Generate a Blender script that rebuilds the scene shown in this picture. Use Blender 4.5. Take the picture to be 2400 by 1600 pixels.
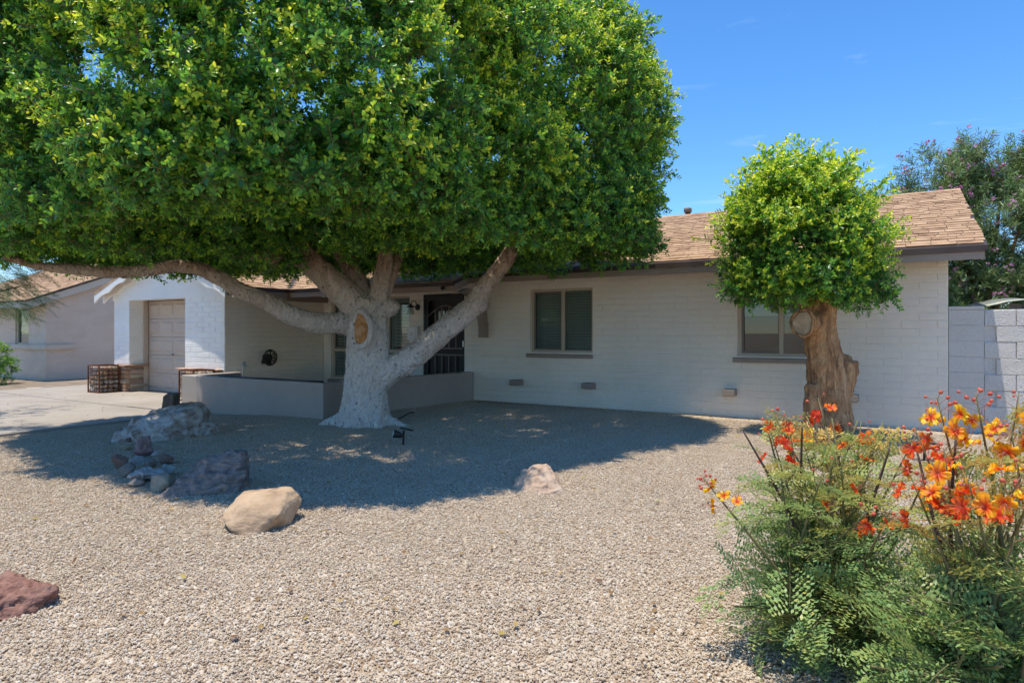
import bpy, bmesh, math, random
import numpy as np
from mathutils import Vector, Matrix, Euler, noise as mnoise

for o in list(bpy.data.objects):
    bpy.data.objects.remove(o, do_unlink=True)
SC = bpy.context.scene
COL = SC.collection
R = math.radians

# ------------------------------------------------------------------ camera, sky, sun, exposure
YAW = R(30.96)
CAM = Vector((0.0, -10.0, 1.272))
cd = bpy.data.cameras.new('camera'); cam = bpy.data.objects.new('camera', cd); COL.objects.link(cam)
cam.location = CAM; cam.rotation_euler = (R(90), 0, YAW)
cd.sensor_width = 36.0; cd.lens = 22.5; cd.shift_y = -0.0092
cd.clip_start = 0.05; cd.clip_end = 3000
SC.camera = cam

SUN_TRAVEL = Vector((0.116, 0.17, -1.0)).normalized()      # direction the sunlight travels
el = math.asin(-SUN_TRAVEL.z)
sl = bpy.data.lights.new('sun', 'SUN'); sun = bpy.data.objects.new('sun', sl); COL.objects.link(sun)
sl.energy = 2.75; sl.angle = R(0.55); sl.color = (1.0, 0.925, 0.80)
sun.rotation_euler = SUN_TRAVEL.to_track_quat('-Z', 'Y').to_euler()
sun.location = (0, 0, 30)

w = bpy.data.worlds.new('World'); SC.world = w; w.use_nodes = True
nt = w.node_tree; nt.nodes.clear()
sky = nt.nodes.new('ShaderNodeTexSky'); sky.sky_type = 'NISHITA'; sky.sun_disc = False
sky.sun_elevation = el
sky.sun_rotation = math.atan2(-SUN_TRAVEL.x, -SUN_TRAVEL.y)
sky.altitude = 300; sky.air_density = 1.0; sky.dust_density = 0.0; sky.ozone_density = 8.0
bg = nt.nodes.new('ShaderNodeBackground'); bg.inputs[1].default_value = 0.12
wo = nt.nodes.new('ShaderNodeOutputWorld')
# thin cirrus, the same everywhere over the sky
tc = nt.nodes.new('ShaderNodeTexCoord')
mp = nt.nodes.new('ShaderNodeMapping'); mp.inputs['Scale'].default_value = (1.6, 1.6, 9.0); mp.inputs['Rotation'].default_value = (0.12, -0.10, 0.4); mp.inputs['Location'].default_value = (6.84, -7.44, 1.91)
nz = nt.nodes.new('ShaderNodeTexNoise'); nz.inputs['Scale'].default_value = 2.1; nz.inputs['Detail'].default_value = 7; nz.inputs['Roughness'].default_value = 0.62; nz.inputs['Distortion'].default_value = 0.35
cr = nt.nodes.new('ShaderNodeValToRGB'); cr.color_ramp.elements[0].position = 0.61; cr.color_ramp.elements[1].position = 0.97
cr.color_ramp.elements[1].color = (0.5, 0.5, 0.5, 1)
mixw = nt.nodes.new('ShaderNodeMixRGB'); mixw.inputs['Color2'].default_value = (5.2, 5.7, 6.3, 1)
gm = nt.nodes.new('ShaderNodeHueSaturation'); gm.inputs['Saturation'].default_value = 1.16
L = nt.links.new
L(tc.outputs['Generated'], mp.inputs['Vector']); L(mp.outputs[0], nz.inputs['Vector']); L(nz.outputs['Fac'], cr.inputs['Fac'])
L(sky.outputs[0], gm.inputs['Color']); L(gm.outputs[0], mixw.inputs['Color1']); L(cr.outputs[0], mixw.inputs['Fac']); L(mixw.outputs[0], bg.inputs[0]); L(bg.outputs[0], wo.inputs[0])

SC.view_settings.view_transform = 'Standard'; SC.view_settings.look = 'None'
SC.view_settings.exposure = 1.0; SC.view_settings.gamma = 1.0; SC.view_settings.use_curve_mapping = False
SC.render.engine = 'CYCLES'
SC.cycles.use_denoising = True
SC.cycles.max_bounces = 8; SC.cycles.diffuse_bounces = 5
SC.cycles.use_adaptive_sampling = True; SC.cycles.adaptive_threshold = 0.03; SC.cycles.glossy_bounces = 3
SC.cycles.transparent_max_bounces = 12; SC.cycles.transmission_bounces = 4
SC.cycles.caustics_reflective = False; SC.cycles.caustics_refractive = False

# ------------------------------------------------------------------ helpers
_FW = Vector((-math.sin(YAW), math.cos(YAW), 0)); _RT = Vector((math.cos(YAW), math.sin(YAW), 0))
def at(x, y, t):
    """point t metres in front of the camera, at the photograph's pixel x, y (2400 wide)"""
    return CAM + t * (_FW + (x - 1200) / 1500 * _RT + Vector((0, 0, (778 - y) / 1500)))
def gz(X, Y=0.0):
    """height of the yard: level by the house, falling a little to the driveway"""
    k = min(1.0, max(0.0, (-7.6 - X) / 2.2)); k = k * k * (3 - 2 * k)
    return -0.085 * k
def on_ground(x, y):
    z = 0.0
    for _ in range(4):
        t = (CAM.z - z) / ((y - 778) / 1500); p = at(x, y, t); z = gz(p.x, p.y)
    return Vector((p.x, p.y, z))

class MB:
    def __init__(s): s.v = []; s.f = []; s.m = []; s.a = []; s.smooth = []
    def add(s, vs, fs, mi=0, a=0.0, smooth=False):
        b = len(s.v); s.v += [tuple(p) for p in vs]; s.a += [a] * len(vs)
        for f in fs: s.f.append([i + b for i in f]); s.m.append(mi); s.smooth.append(smooth)
        return s
    def box(s, x0, x1, y0, y1, z0, z1, mi=0, a=0.0, M=None):
        vs = [(x, y, z) for z in (z0, z1) for y in (y0, y1) for x in (x0, x1)]
        if M is not None: vs = [M @ Vector(p) for p in vs]
        return s.add(vs, [(0, 2, 3, 1), (4, 5, 7, 6), (0, 1, 5, 4), (1, 3, 7, 5), (3, 2, 6, 7), (2, 0, 4, 6)], mi, a)
    def tube(s, pts, rad, n=8, mi=0, a=0.0, caps=True, smooth=True):
        pts = [Vector(p) for p in pts]
        if not hasattr(rad, '__len__'): rad = [rad] * len(pts)
        rad = [float(q) for q in rad]
        vs = []; u = None
        for i, p in enumerate(pts):
            d = (pts[min(i + 1, len(pts) - 1)] - pts[max(i - 1, 0)]).normalized()
            if u is None:
                u = d.orthogonal().normalized()
            else:
                u = (u - d * u.dot(d)); u = u.normalized() if u.length > 1e-6 else d.orthogonal().normalized()
            w_ = d.cross(u)
            for k in range(n):
                an = 2 * math.pi * k / n
                vs.append(p + rad[i] * (math.cos(an) * u + math.sin(an) * w_))
        fs = []
        for i in range(len(pts) - 1):
            for k in range(n):
                fs.append((i * n + k, i * n + (k + 1) % n, (i + 1) * n + (k + 1) % n, (i + 1) * n + k))
        s.add(vs, fs, mi, a, smooth)
        if caps:
            b = len(s.v) - len(vs)
            s.f.append([b + k for k in range(n)][::-1]); s.m.append(mi); s.smooth.append(False)
            s.f.append([b + (len(pts) - 1) * n + k for k in range(n)]); s.m.append(mi); s.smooth.append(False)
        return s
    def prism(s, poly, y0, y1, axis='y', mi=0, a=0.0):
        """extrude a 2-D outline; axis y: outline is (x, z); axis x: outline is (y, z); axis z: (x, y)"""
        n = len(poly)
        def P(p, t):
            return (p[0], t, p[1]) if axis == 'y' else (t, p[0], p[1]) if axis == 'x' else (p[0], p[1], t)
        vs = [P(p, y0) for p in poly] + [P(p, y1) for p in poly]
        fs = [list(range(n))[::-1], [n + i for i in range(n)]] + [(i, (i + 1) % n, n + (i + 1) % n, n + i) for i in range(n)]
        return s.add(vs, fs, mi, a)
    def mesh(s, name, mats):
        me = bpy.data.meshes.new(name); me.from_pydata(s.v, [], s.f)
        for m in (mats if isinstance(mats, (list, tuple)) else [mats]): me.materials.append(m)
        me.polygons.foreach_set('material_index', s.m)
        me.polygons.foreach_set('use_smooth', s.smooth)
        at_ = me.attributes.new('tint', 'FLOAT', 'POINT'); at_.data.foreach_set('value', s.a)
        bm = bmesh.new(); bm.from_mesh(me); bmesh.ops.recalc_face_normals(bm, faces=bm.faces); bm.to_mesh(me); bm.free()
        me.update(); return me
    def raw(s, name, mats):
        me = bpy.data.meshes.new(name); me.from_pydata(s.v, [], s.f)
        for m in (mats if isinstance(mats, (list, tuple)) else [mats]): me.materials.append(m)
        me.polygons.foreach_set('material_index', s.m); me.polygons.foreach_set('use_smooth', s.smooth)
        at_ = me.attributes.new('tint', 'FLOAT', 'POINT'); at_.data.foreach_set('value', s.a)
        me.update(); return me
    def build(s, name, mats, parent=None): return link(name, s.mesh(name, mats), parent)

def link(name, data, parent=None, loc=None, rot=None, scale=None):
    o = bpy.data.objects.new(name, data); COL.objects.link(o)
    if parent is not None: o.parent = parent
    if loc is not None: o.location = loc
    if rot is not None: o.rotation_euler = rot
    if scale is not None: o.scale = scale
    return o
def empty(name, loc=(0, 0, 0), rz=0):
    o = bpy.data.objects.new(name, None); COL.objects.link(o); o.location = loc; o.rotation_euler = (0, 0, rz); o.empty_display_size = 0.1
    return o
def tag(o, label=None, cat=None, group=None, kind=None):
    if label: o['label'] = label
    if cat: o['category'] = cat
    if group: o['group'] = group
    if kind: o['kind'] = kind
    return o
def stuff(o): o['kind'] = 'stuff'; return o
def structure(o): o['kind'] = 'structure'; return o
def thing(name, label, cat, loc=(0, 0, 0), rz=0, group=None): return tag(empty(name, loc, rz), label, cat, group)
def bevel(o, wdt, seg=2):
    m = o.modifiers.new('bevel', 'BEVEL'); m.width = wdt; m.segments = seg; m.limit_method = 'ANGLE'; m.angle_limit = R(35); return o

# ------------------------------------------------------------------ materials
def lin(c):
    return tuple(((x / 12.92) if x <= 0.04045 else ((x + 0.055) / 1.055) ** 2.4) for x in c)
def nodes(name):
    m = bpy.data.materials.new(name); m.use_nodes = True
    t = m.node_tree; return m, t, t.nodes['Principled BSDF'], t.links.new
def mat(name, stops, scale=3.0, rough=0.85, bump=0.0, bscale=None, detail=6, spec=0.3, metal=0.0, stretch=(1, 1, 1), attr=0.0, dist=0.0, obj_space=False, fine=None):
    """stops: [(pos, rgb linear)] over fractal noise of the world position; attr adds the mesh's tint attribute to the noise"""
    m, t, b, l = nodes(name)
    n = t.nodes
    if obj_space:
        g = n.new('ShaderNodeTexCoord'); out = g.outputs['Object']
    else:
        g = n.new('ShaderNodeNewGeometry'); out = g.outputs['Position']
    mpn = n.new('ShaderNodeMapping'); mpn.inputs['Scale'].default_value = stretch; l(out, mpn.inputs['Vector'])
    nn = n.new('ShaderNodeTexNoise'); nn.inputs['Scale'].default_value = scale; nn.inputs['Detail'].default_value = detail; nn.inputs['Roughness'].default_value = 0.6; nn.inputs['Distortion'].default_value = dist
    l(mpn.outputs[0], nn.inputs['Vector'])
    fac = nn.outputs['Fac']
    if attr:
        an = n.new('ShaderNodeAttribute'); an.attribute_name = 'tint'
        ma = n.new('ShaderNodeMath'); ma.operation = 'MULTIPLY_ADD'; ma.inputs[1].default_value = attr; l(an.outputs['Fac'], ma.inputs[0]); l(fac, ma.inputs[2]); fac = ma.outputs[0]
    r = n.new('ShaderNodeValToRGB')
    while len(r.color_ramp.elements) < len(stops): r.color_ramp.elements.new(0.5)
    for e, (p, c) in zip(r.color_ramp.elements, stops): e.position = p; e.color = (*c, 1)
    l(fac, r.inputs['Fac']); col = r.outputs['Color']
    if fine:
        fs, amt = fine
        n2 = n.new('ShaderNodeTexNoise'); n2.inputs['Scale'].default_value = fs; n2.inputs['Detail'].default_value = 4; l(mpn.outputs[0], n2.inputs['Vector'])
        mm = n.new('ShaderNodeMapRange'); mm.inputs['To Min'].default_value = 1 - amt; mm.inputs['To Max'].default_value = 1 + amt; l(n2.outputs['Fac'], mm.inputs['Value'])
        vm = n.new('ShaderNodeVectorMath'); vm.operation = 'MULTIPLY'; l(col, vm.inputs[0]); l(mm.outputs[0], vm.inputs[1]); col = vm.outputs[0]
    l(col, b.inputs['Base Color'])
    b.inputs['Roughness'].default_value = rough; b.inputs['Metallic'].default_value = metal
    b.inputs['Specular IOR Level'].default_value = spec
    if bump:
        bn = n.new('ShaderNodeTexNoise'); bn.inputs['Scale'].default_value = bscale or scale * 6; bn.inputs['Detail'].default_value = 5; l(mpn.outputs[0], bn.inputs['Vector'])
        bu = n.new('ShaderNodeBump'); bu.inputs['Strength'].default_value = bump; bu.inputs['Distance'].default_value = 0.02
        l(bn.outputs['Fac'], bu.inputs['Height']); l(bu.outputs[0], b.inputs['Normal'])
    return m
def paint(name, c, var=0.06, scale=1.2, rough=0.75, bump=0.12, bscale=60, spec=0.3):
    lo = tuple(x * (1 - var) for x in c); hi = tuple(min(1, x * (1 + var)) for x in c)
    return mat(name, [(0.3, lo), (0.7, hi)], scale, rough, bump, bscale, spec=spec, fine=(14, 0.05))
def leafmat(name, stops, trans=0.35, rough=0.35, patch=0.25, pscale=1.3):
    m, t, b, l = nodes(name); n = t.nodes
    an = n.new('ShaderNodeAttribute'); an.attribute_name = 'tint'
    g = n.new('ShaderNodeNewGeometry'); nn = n.new('ShaderNodeTexNoise'); nn.inputs['Scale'].default_value = pscale; nn.inputs['Detail'].default_value = 3
    l(g.outputs['Position'], nn.inputs['Vector'])
    s1 = n.new('ShaderNodeMath'); s1.operation = 'SUBTRACT'; s1.inputs[1].default_value = 0.5; l(nn.outputs['Fac'], s1.inputs[0])
    ma = n.new('ShaderNodeMath'); ma.operation = 'MULTIPLY_ADD'; ma.inputs[1].default_value = patch * 2; l(s1.outputs[0], ma.inputs[0]); l(an.outputs['Fac'], ma.inputs[2])
    r = n.new('ShaderNodeValToRGB')
    while len(r.color_ramp.elements) < len(stops): r.color_ramp.elements.new(0.5)
    for e, (p, c) in zip(r.color_ramp.elements, stops): e.position = p; e.color = (*c, 1)
    l(ma.outputs[0], r.inputs['Fac']); l(r.outputs[0], b.inputs['Base Color'])
    b.inputs['Roughness'].default_value = rough; b.inputs['Specular IOR Level'].default_value = 0.45
    tr = n.new('ShaderNodeBsdfTranslucent'); hs = n.new('ShaderNodeHueSaturation'); hs.inputs['Hue'].default_value = 0.487; hs.inputs['Value'].default_value = 1.5
    l(r.outputs[0], hs.inputs['Color']); l(hs.outputs[0], tr.inputs['Color'])
    mx = n.new('ShaderNodeMixShader'); mx.inputs[0].default_value = trans
    l(b.outputs[0], mx.inputs[1]); l(tr.outputs[0], mx.inputs[2]); l(mx.outputs[0], n['Material Output'].inputs['Surface'])
    return m
def glassmat(name, tint=(0.75, 0.8, 0.78)):
    m, t, b, l = nodes(name); n = t.nodes; n.remove(b)
    lw = n.new('ShaderNodeLayerWeight'); pw = n.new('ShaderNodeMath'); pw.operation = 'POWER'; pw.inputs[1].default_value = 5; l(lw.outputs['Facing'], pw.inputs[0])
    fr = n.new('ShaderNodeMath'); fr.operation = 'MULTIPLY_ADD'; fr.inputs[1].default_value = .9; fr.inputs[2].default_value = .05; l(pw.outputs[0], fr.inputs[0])
    tp = n.new('ShaderNodeBsdfTransparent'); tp.inputs[0].default_value = (*tint, 1)
    gl = n.new('ShaderNodeBsdfGlossy'); gl.inputs['Roughness'].default_value = 0.015
    mx = n.new('ShaderNodeMixShader'); l(fr.outputs[0], mx.inputs[0]); l(tp.outputs[0], mx.inputs[1]); l(gl.outputs[0], mx.inputs[2])
    l(mx.outputs[0], n['Material Output'].inputs['Surface']); return m

M = {}
M['block'] = paint('painted_block', (0.81, 0.73, 0.615), bump=0.25, bscale=45)
M['white'] = paint('white_painted_block', (0.82, 0.80, 0.745), bump=0.25, bscale=45)
M['taupe'] = paint('taupe_trim_paint', (0.32, 0.255, 0.205), bump=0.06)
M['planter'] = mat('taupe_stucco', [(0.3, (0.36, 0.31, 0.265)), (0.7, (0.42, 0.365, 0.315))], 1.4, 0.85, 0.25, 120, fine=(9, 0.06))
M['drip'] = mat('brown_drip_edge', [(0.3, (0.05, 0.034, 0.028)), (0.7, (0.085, 0.06, 0.05))], 3, 0.5, 0.0)
M['vinyl'] = paint('almond_vinyl_frame', (0.50, 0.42, 0.32), bump=0.0, rough=0.45)
M['screenframe'] = paint('bronze_screen_frame', (0.19, 0.155, 0.13), bump=0.0, rough=0.5)
M['garage'] = paint('beige_garage_door', (0.53, 0.43, 0.345), bump=0.05, rough=0.6)
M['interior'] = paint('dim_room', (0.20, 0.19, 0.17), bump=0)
M['blind'] = paint('white_blind', (0.62, 0.62, 0.58), bump=0, rough=0.6)
M['shade'] = paint('pale_roller_shade', (0.70, 0.72, 0.70), bump=0.05, bscale=200)
M['glass'] = glassmat('window_glass')
M['black'] = mat('black_iron', [(0.3, (0.012, 0.012, 0.013)), (0.7, (0.03, 0.03, 0.03))], 12, 0.45, 0.05)
M['door'] = mat('dark_brown_door', [(0.3, (0.022, 0.017, 0.018)), (0.7, (0.035, 0.027, 0.026))], 3, 0.5, 0.05, stretch=(8, 8, 1))
M['steel'] = mat('galvanised_steel', [(0.3, (0.28, 0.29, 0.30)), (0.7, (0.42, 0.43, 0.44))], 8, 0.4, metal=0.7)
M['pvc'] = paint('white_pipe', (0.66, 0.64, 0.58), bump=0)
M['rust'] = mat('rusted_steel', [(0.25, (0.07, 0.022, 0.012)), (0.5, (0.16, 0.055, 0.025)), (0.75, (0.28, 0.11, 0.05))], 14, 0.9, 0.3, 80)
SH = [(0.15, (0.23, 0.13, 0.075)), (0.38, (0.40, 0.25, 0.145)), (0.6, (0.51, 0.335, 0.20)), (0.85, (0.62, 0.43, 0.275))]
M['shingle'] = mat('brown_asphalt_shingle', SH, 5.0, 0.95, 0.5, 160, attr=0.55, fine=(120, 0.18))
M['stucco'] = mat('pink_beige_stucco', [(0.3, (0.60, 0.49, 0.385)), (0.7, (0.69, 0.57, 0.46))], 1.2, 0.9, 0.9, 16, stretch=(1, 1, 1.8), dist=1.0)
M['stucco_trim'] = paint('beige_stucco_trim', (0.56, 0.49, 0.39), bump=0.2)
M['cmu'] = mat('grey_painted_cmu', [(0.3, (0.58, 0.555, 0.51)), (0.7, (0.70, 0.67, 0.615))], 2.5, 0.9, 0.9, 70, fine=(60, 0.12))
M['cmu_smooth'] = mat('smooth_grey_block', [(0.3, (0.55, 0.525, 0.48)), (0.7, (0.63, 0.60, 0.55))], 1.2, 0.85, 0.35, 60, fine=(26, 0.10))
M['concrete'] = mat('pale_concrete', [(0.2, (0.27, 0.23, 0.185)), (0.5, (0.345, 0.30, 0.245)), (0.8, (0.41, 0.36, 0.30))], 0.9, 0.9, 0.15, 90, fine=(20, 0.08))
M['asphalt'] = mat('asphalt', [(0.3, (0.04, 0.04, 0.042)), (0.7, (0.07, 0.068, 0.066))], 3, 0.9, 0.4, 150, fine=(90, 0.25))
M['dirt'] = mat('dry_dirt', [(0.25, (0.15, 0.11, 0.075)), (0.5, (0.24, 0.185, 0.13)), (0.75, (0.33, 0.265, 0.19))], 3.5, 1.0, 0.5, 60, fine=(60, 0.3))
GR = [(0.0, (0.12, 0.085, 0.06)), (0.10, (0.27, 0.18, 0.112)), (0.30, (0.41, 0.305, 0.20)), (0.55, (0.50, 0.40, 0.285)), (0.78, (0.56, 0.475, 0.37)), (1.0, (0.60, 0.55, 0.48))]
def gravel_material(name, cells):
    m, t, b, l = nodes(name); n = t.nodes
    r = n.new('ShaderNodeValToRGB')
    while len(r.color_ramp.elements) < len(GR): r.color_ramp.elements.new(0.5)
    for e, (p, c) in zip(r.color_ramp.elements, GR): e.position = p; e.color = (*c, 1)
    g = n.new('ShaderNodeNewGeometry')
    if cells:      # the bed between the stones, and the gravel too far to tell stones apart
        vo = n.new('ShaderNodeTexVoronoi'); vo.inputs['Scale'].default_value = 55; l(g.outputs['Position'], vo.inputs['Vector'])
        sp = n.new('ShaderNodeSeparateColor'); l(vo.outputs['Color'], sp.inputs[0]); l(sp.outputs[0], r.inputs['Fac'])
        bu = n.new('ShaderNodeBump'); bu.inputs['Strength'].default_value = 0.9; bu.inputs['Distance'].default_value = 0.012; bu.invert = True
        l(vo.outputs['Distance'], bu.inputs['Height']); l(bu.outputs[0], b.inputs['Normal'])
        l(r.outputs[0], b.inputs['Base Color'])
    else:
        an = n.new('ShaderNodeAttribute'); an.attribute_name = 'tint'; l(an.outputs['Fac'], r.inputs['Fac'])
        n2 = n.new('ShaderNodeTexNoise'); n2.inputs['Scale'].default_value = 140; n2.inputs['Detail'].default_value = 3; l(g.outputs['Position'], n2.inputs['Vector'])
        mm = n.new('ShaderNodeMapRange'); mm.inputs['To Min'].default_value = 0.88; mm.inputs['To Max'].default_value = 1.12; l(n2.outputs['Fac'], mm.inputs['Value'])
        n3 = n.new('ShaderNodeTexNoise'); n3.inputs['Scale'].default_value = 0.8; n3.inputs['Detail'].default_value = 3; l(g.outputs['Position'], n3.inputs['Vector'])
        m3 = n.new('ShaderNodeMapRange'); m3.inputs['To Min'].default_value = 0.9; m3.inputs['To Max'].default_value = 1.1; l(n3.outputs['Fac'], m3.inputs['Value'])
        mu = n.new('ShaderNodeMath'); mu.operation = 'MULTIPLY'; l(mm.outputs[0], mu.inputs[0]); l(m3.outputs[0], mu.inputs[1])
        vm = n.new('ShaderNodeVectorMath'); vm.operation = 'MULTIPLY'; l(r.outputs[0], vm.inputs[0]); l(mu.outputs[0], vm.inputs[1]); l(vm.outputs[0], b.inputs['Base Color'])
    b.inputs['Roughness'].default_value = 0.85; b.inputs['Specular IOR Level'].default_value = 0.25
    return m
M['bed'] = gravel_material('gravel_bed', True)
M['gravel'] = gravel_material('gravel_stones', False)

def gn_scatter(name, pts, rots, scl, idx, variants, parent=None):
    """one object that draws the variant meshes at many points (only for what nobody could count)"""
    me = bpy.data.meshes.new(name); me.from_pydata([tuple(p) for p in pts], [], [])
    a = me.attributes.new('rot', 'FLOAT_VECTOR', 'POINT'); a.data.foreach_set('vector', np.asarray(rots, dtype=np.float32).ravel())
    a = me.attributes.new('scl', 'FLOAT', 'POINT'); a.data.foreach_set('value', np.asarray(scl, dtype=np.float32))
    a = me.attributes.new('idx', 'INT', 'POINT'); a.data.foreach_set('value', np.asarray(idx, dtype=np.int32))
    for mm in variants[0].materials: me.materials.append(mm)
    o = link(name, me, parent)
    ng = bpy.data.node_groups.new(name, 'GeometryNodeTree')
    ng.interface.new_socket('Geometry', in_out='INPUT', socket_type='NodeSocketGeometry')
    ng.interface.new_socket('Geometry', in_out='OUTPUT', socket_type='NodeSocketGeometry')
    N = ng.nodes; l = ng.links.new
    gi = N.new('NodeGroupInput'); go = N.new('NodeGroupOutput'); jn = N.new('GeometryNodeJoinGeometry')
    for v in reversed(variants):          # a join node keeps the last linked input first
        ob = bpy.data.objects.new(name + '_source', v)
        oi = N.new('GeometryNodeObjectInfo'); oi.inputs['Object'].default_value = ob
        g2 = N.new('GeometryNodeGeometryToInstance'); l(oi.outputs['Geometry'], g2.inputs[0]); l(g2.outputs[0], jn.inputs[0])
    ip = N.new('GeometryNodeInstanceOnPoints'); ip.inputs['Pick Instance'].default_value = True
    l(gi.outputs[0], ip.inputs['Points']); l(jn.outputs[0], ip.inputs['Instance'])
    def na(nm, dt):
        q = N.new('GeometryNodeInputNamedAttribute'); q.data_type = dt; q.inputs['Name'].default_value = nm; return q.outputs['Attribute']
    l(na('idx', 'INT'), ip.inputs['Instance Index'])
    er = N.new('FunctionNodeEulerToRotation'); l(na('rot', 'FLOAT_VECTOR'), er.inputs[0]); l(er.outputs[0], ip.inputs['Rotation'])
    l(na('scl', 'FLOAT'), ip.inputs['Scale'])
    l(ip.outputs[0], go.inputs[0])
    md = o.modifiers.new('scatter', 'NODES'); md.node_group = ng
    return o

# ================================================================== SETTING
def terrain():
    xs = np.concatenate([np.linspace(-600, -20, 8), np.linspace(-19, 6, 101), np.linspace(12, 600, 8)])
    ys = np.concatenate([np.linspace(-600, -20, 8), np.linspace(-14, 8, 45), np.linspace(15, 900, 8)])
    v = [(x, y, gz(x, y) - 0.010 + 0.006 * mnoise.noise(Vector((x * 1.3, y * 1.3, 0)))) for y in ys for x in xs]
    nx = len(xs)
    f = [(j * nx + i, j * nx + i + 1, (j + 1) * nx + i + 1, (j + 1) * nx + i) for j in range(len(ys) - 1) for i in range(nx - 1)]
    b = MB().add(v, f, 0, 0, True)
    structure(b.build('ground', M['bed']))
terrain()

def stone_tile(seed, size=0.5, n=2500):
    """a half-metre square of loose stones"""
    rg = random.Random(seed); b = MB()
    ico = bmesh.new(); bmesh.ops.create_icosphere(ico, subdivisions=1, radius=1.0)
    base = [v.co.copy() for v in ico.verts]; fcs = [[v.index for v in f.verts] for f in ico.faces]; ico.free()
    cube = [Vector((x, y, z)) for z in (-1, 1) for y in (-1, 1) for x in (-1, 1)]
    for i in range(n):
        r = 0.0042 * math.exp(rg.gauss(0, 0.34)); r = min(r, 0.0125)
        x = rg.uniform(-0.02, size + 0.02) - size / 2; y = rg.uniform(-0.02, size + 0.02) - size / 2
        z = rg.uniform(-0.006, 0.002)
        E = Euler((rg.uniform(0, 6.3), rg.uniform(0, 6.3), rg.uniform(0, 6.3))).to_matrix()
        S = Vector((rg.uniform(0.8, 1.35), rg.uniform(0.7, 1.1), rg.uniform(0.55, 0.9)))
        T = Euler((rg.gauss(0, 0.25), rg.gauss(0, 0.25), rg.uniform(0, 6.3))).to_matrix()
        vs = []
        for c in base:
            q = E @ c; q = q * rg.uniform(0.82, 1.12); q = Vector((q.x * S.x, q.y * S.y, q.z * S.z)); vs.append(T @ q * r + Vector((x, y, z)))
        b.add(vs, fcs, 0, min(1, max(0, rg.betavariate(3.4, 2.7))))
    return b.raw('gravel_patch', M['gravel'])

def gravel():
    tiles = [stone_tile(s) for s in range(6)]
    pts, rots, scl, idx = [], [], [], []
    rg = random.Random(5); st = 0.47
    x = -10.6
    while x < 3.4:
        y = -9.6
        while y < 0.1:
            p = Vector((x, y, 0)); q = p - CAM; t = q.dot(_FW); u = q.dot(_RT)
            ok = t > 1.5 and abs(u) < 0.95 * t + 1.0
            if y > -0.28 and -7.1 < x < 0.7: ok = False
            if y > -3.15 and x < -7.4: ok = False
            if y > -3.6 and -10.9 < x < -7.2 and y > -3.25: ok = False
            if x < -9.75: ok = ok and y < -4.5 - 0 * x and x > -10.2 and y > -9
            if ok:
                pts.append((x, y, gz(x, y) - 0.002 + 0.006 * mnoise.noise(Vector((x * 1.3, y * 1.3, 0))))); rots.append((0, 0, rg.randrange(4) * math.pi / 2)); scl.append(1.0); idx.append(rg.randrange(6))
            y += st
        x += st
    o = gn_scatter('gravel', pts, rots, scl, idx, tiles)
    tag(o, 'tan and grey crushed gravel covering the front yard', 'gravel', kind='stuff')
gravel()

def driveway():
    root = empty('driveway', (0, 0, 0)); structure(root)
    zt = -0.05
    xs = [-17.4, -14.55, -11.75, -9.93]; ys = [-14.0, -10.9, -7.35, -3.78]
    g = 0.008
    for j in range(3):
        for i in range(3):
            x0, x1, y0, y1 = xs[i] + g, xs[i + 1] - g, ys[j] + g, ys[j + 1] - g
            zz = zt - 0.02 * (2 - j)
            b = MB(); z0, z1 = zt - 0.02 * (2 - j), zt - 0.02 * max(0, 1 - j) 
            vs = [(x0, y0, zz - .16), (x1, y0, zz - .16), (x1, y1, zz - .16), (x0, y1, zz - .16), (x0, y0, zz), (x1 if i < 2 else x1 + 0.45 * (2 - j) , y0, zz), (x1 if i < 2 else x1 + 0.22 * (2 - j), y1, z1 if j < 2 else zz), (x0, y1, z1 if j < 2 else zz)]
            vs[1] = (vs[5][0], y0, zz - .16); vs[2] = (vs[6][0], y1, zz - .16)
            b.add(vs, [(0, 3, 2, 1), (4, 5, 6, 7), (0, 1, 5, 4), (1, 2, 6, 5), (2, 3, 7, 6), (3, 0, 4, 7)])
            o = b.build('slab', M['concrete'], root); bevel(o, 0.008)
    # apron by the garage, and the lower strip that runs to the planter
    b = MB().box(-17.4, -11.76, -3.77 + g, -1.5, zt - .16, zt + 0.004); bevel(b.build('slab', M['concrete'], root), 0.008)
    b = MB().box(-11.744, -10.72, -3.77 + g, -2.3, zt - .16, zt + 0.012); bevel(b.build('slab', M['concrete'], root), 0.008)
driveway()
structure(MB().box(-40, 40, -15.6, -14.02, -0.25, -0.09).build('pavement', M['concrete']))
structure(MB().box(-300, 300, -27, -15.7, -0.4, -0.14).build('road', M['asphalt']))
# bare strip between the driveway and the neighbouring house
structure(MB().add([(-30, -9, -0.098), (-17.42, -9, -0.098), (-17.42, 1.5, -0.088), (-30, 1.5, -0.088)], [(0, 1, 2, 3)]).build('terrain', M['dirt']))
# paved entry inside the low wall
structure(MB().box(-11.19, -7.05, -3.25, 0.32, -0.1, 0.012).build('entry_floor', M['concrete']))

# ================================================================== HOUSE
ROWH, BLK = 0.1016, 0.4064
XL, XR = -7.06, 0.58            # wing wall
SL = 0.36                       # roof pitch
def roof_z(Y): return 2.317 + SL * (Y + 0.5)
YR = 3.4; ZR = roof_z(YR)
house = thing('house', 'low painted block house with brown shingle roof behind the trees', 'house')

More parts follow.
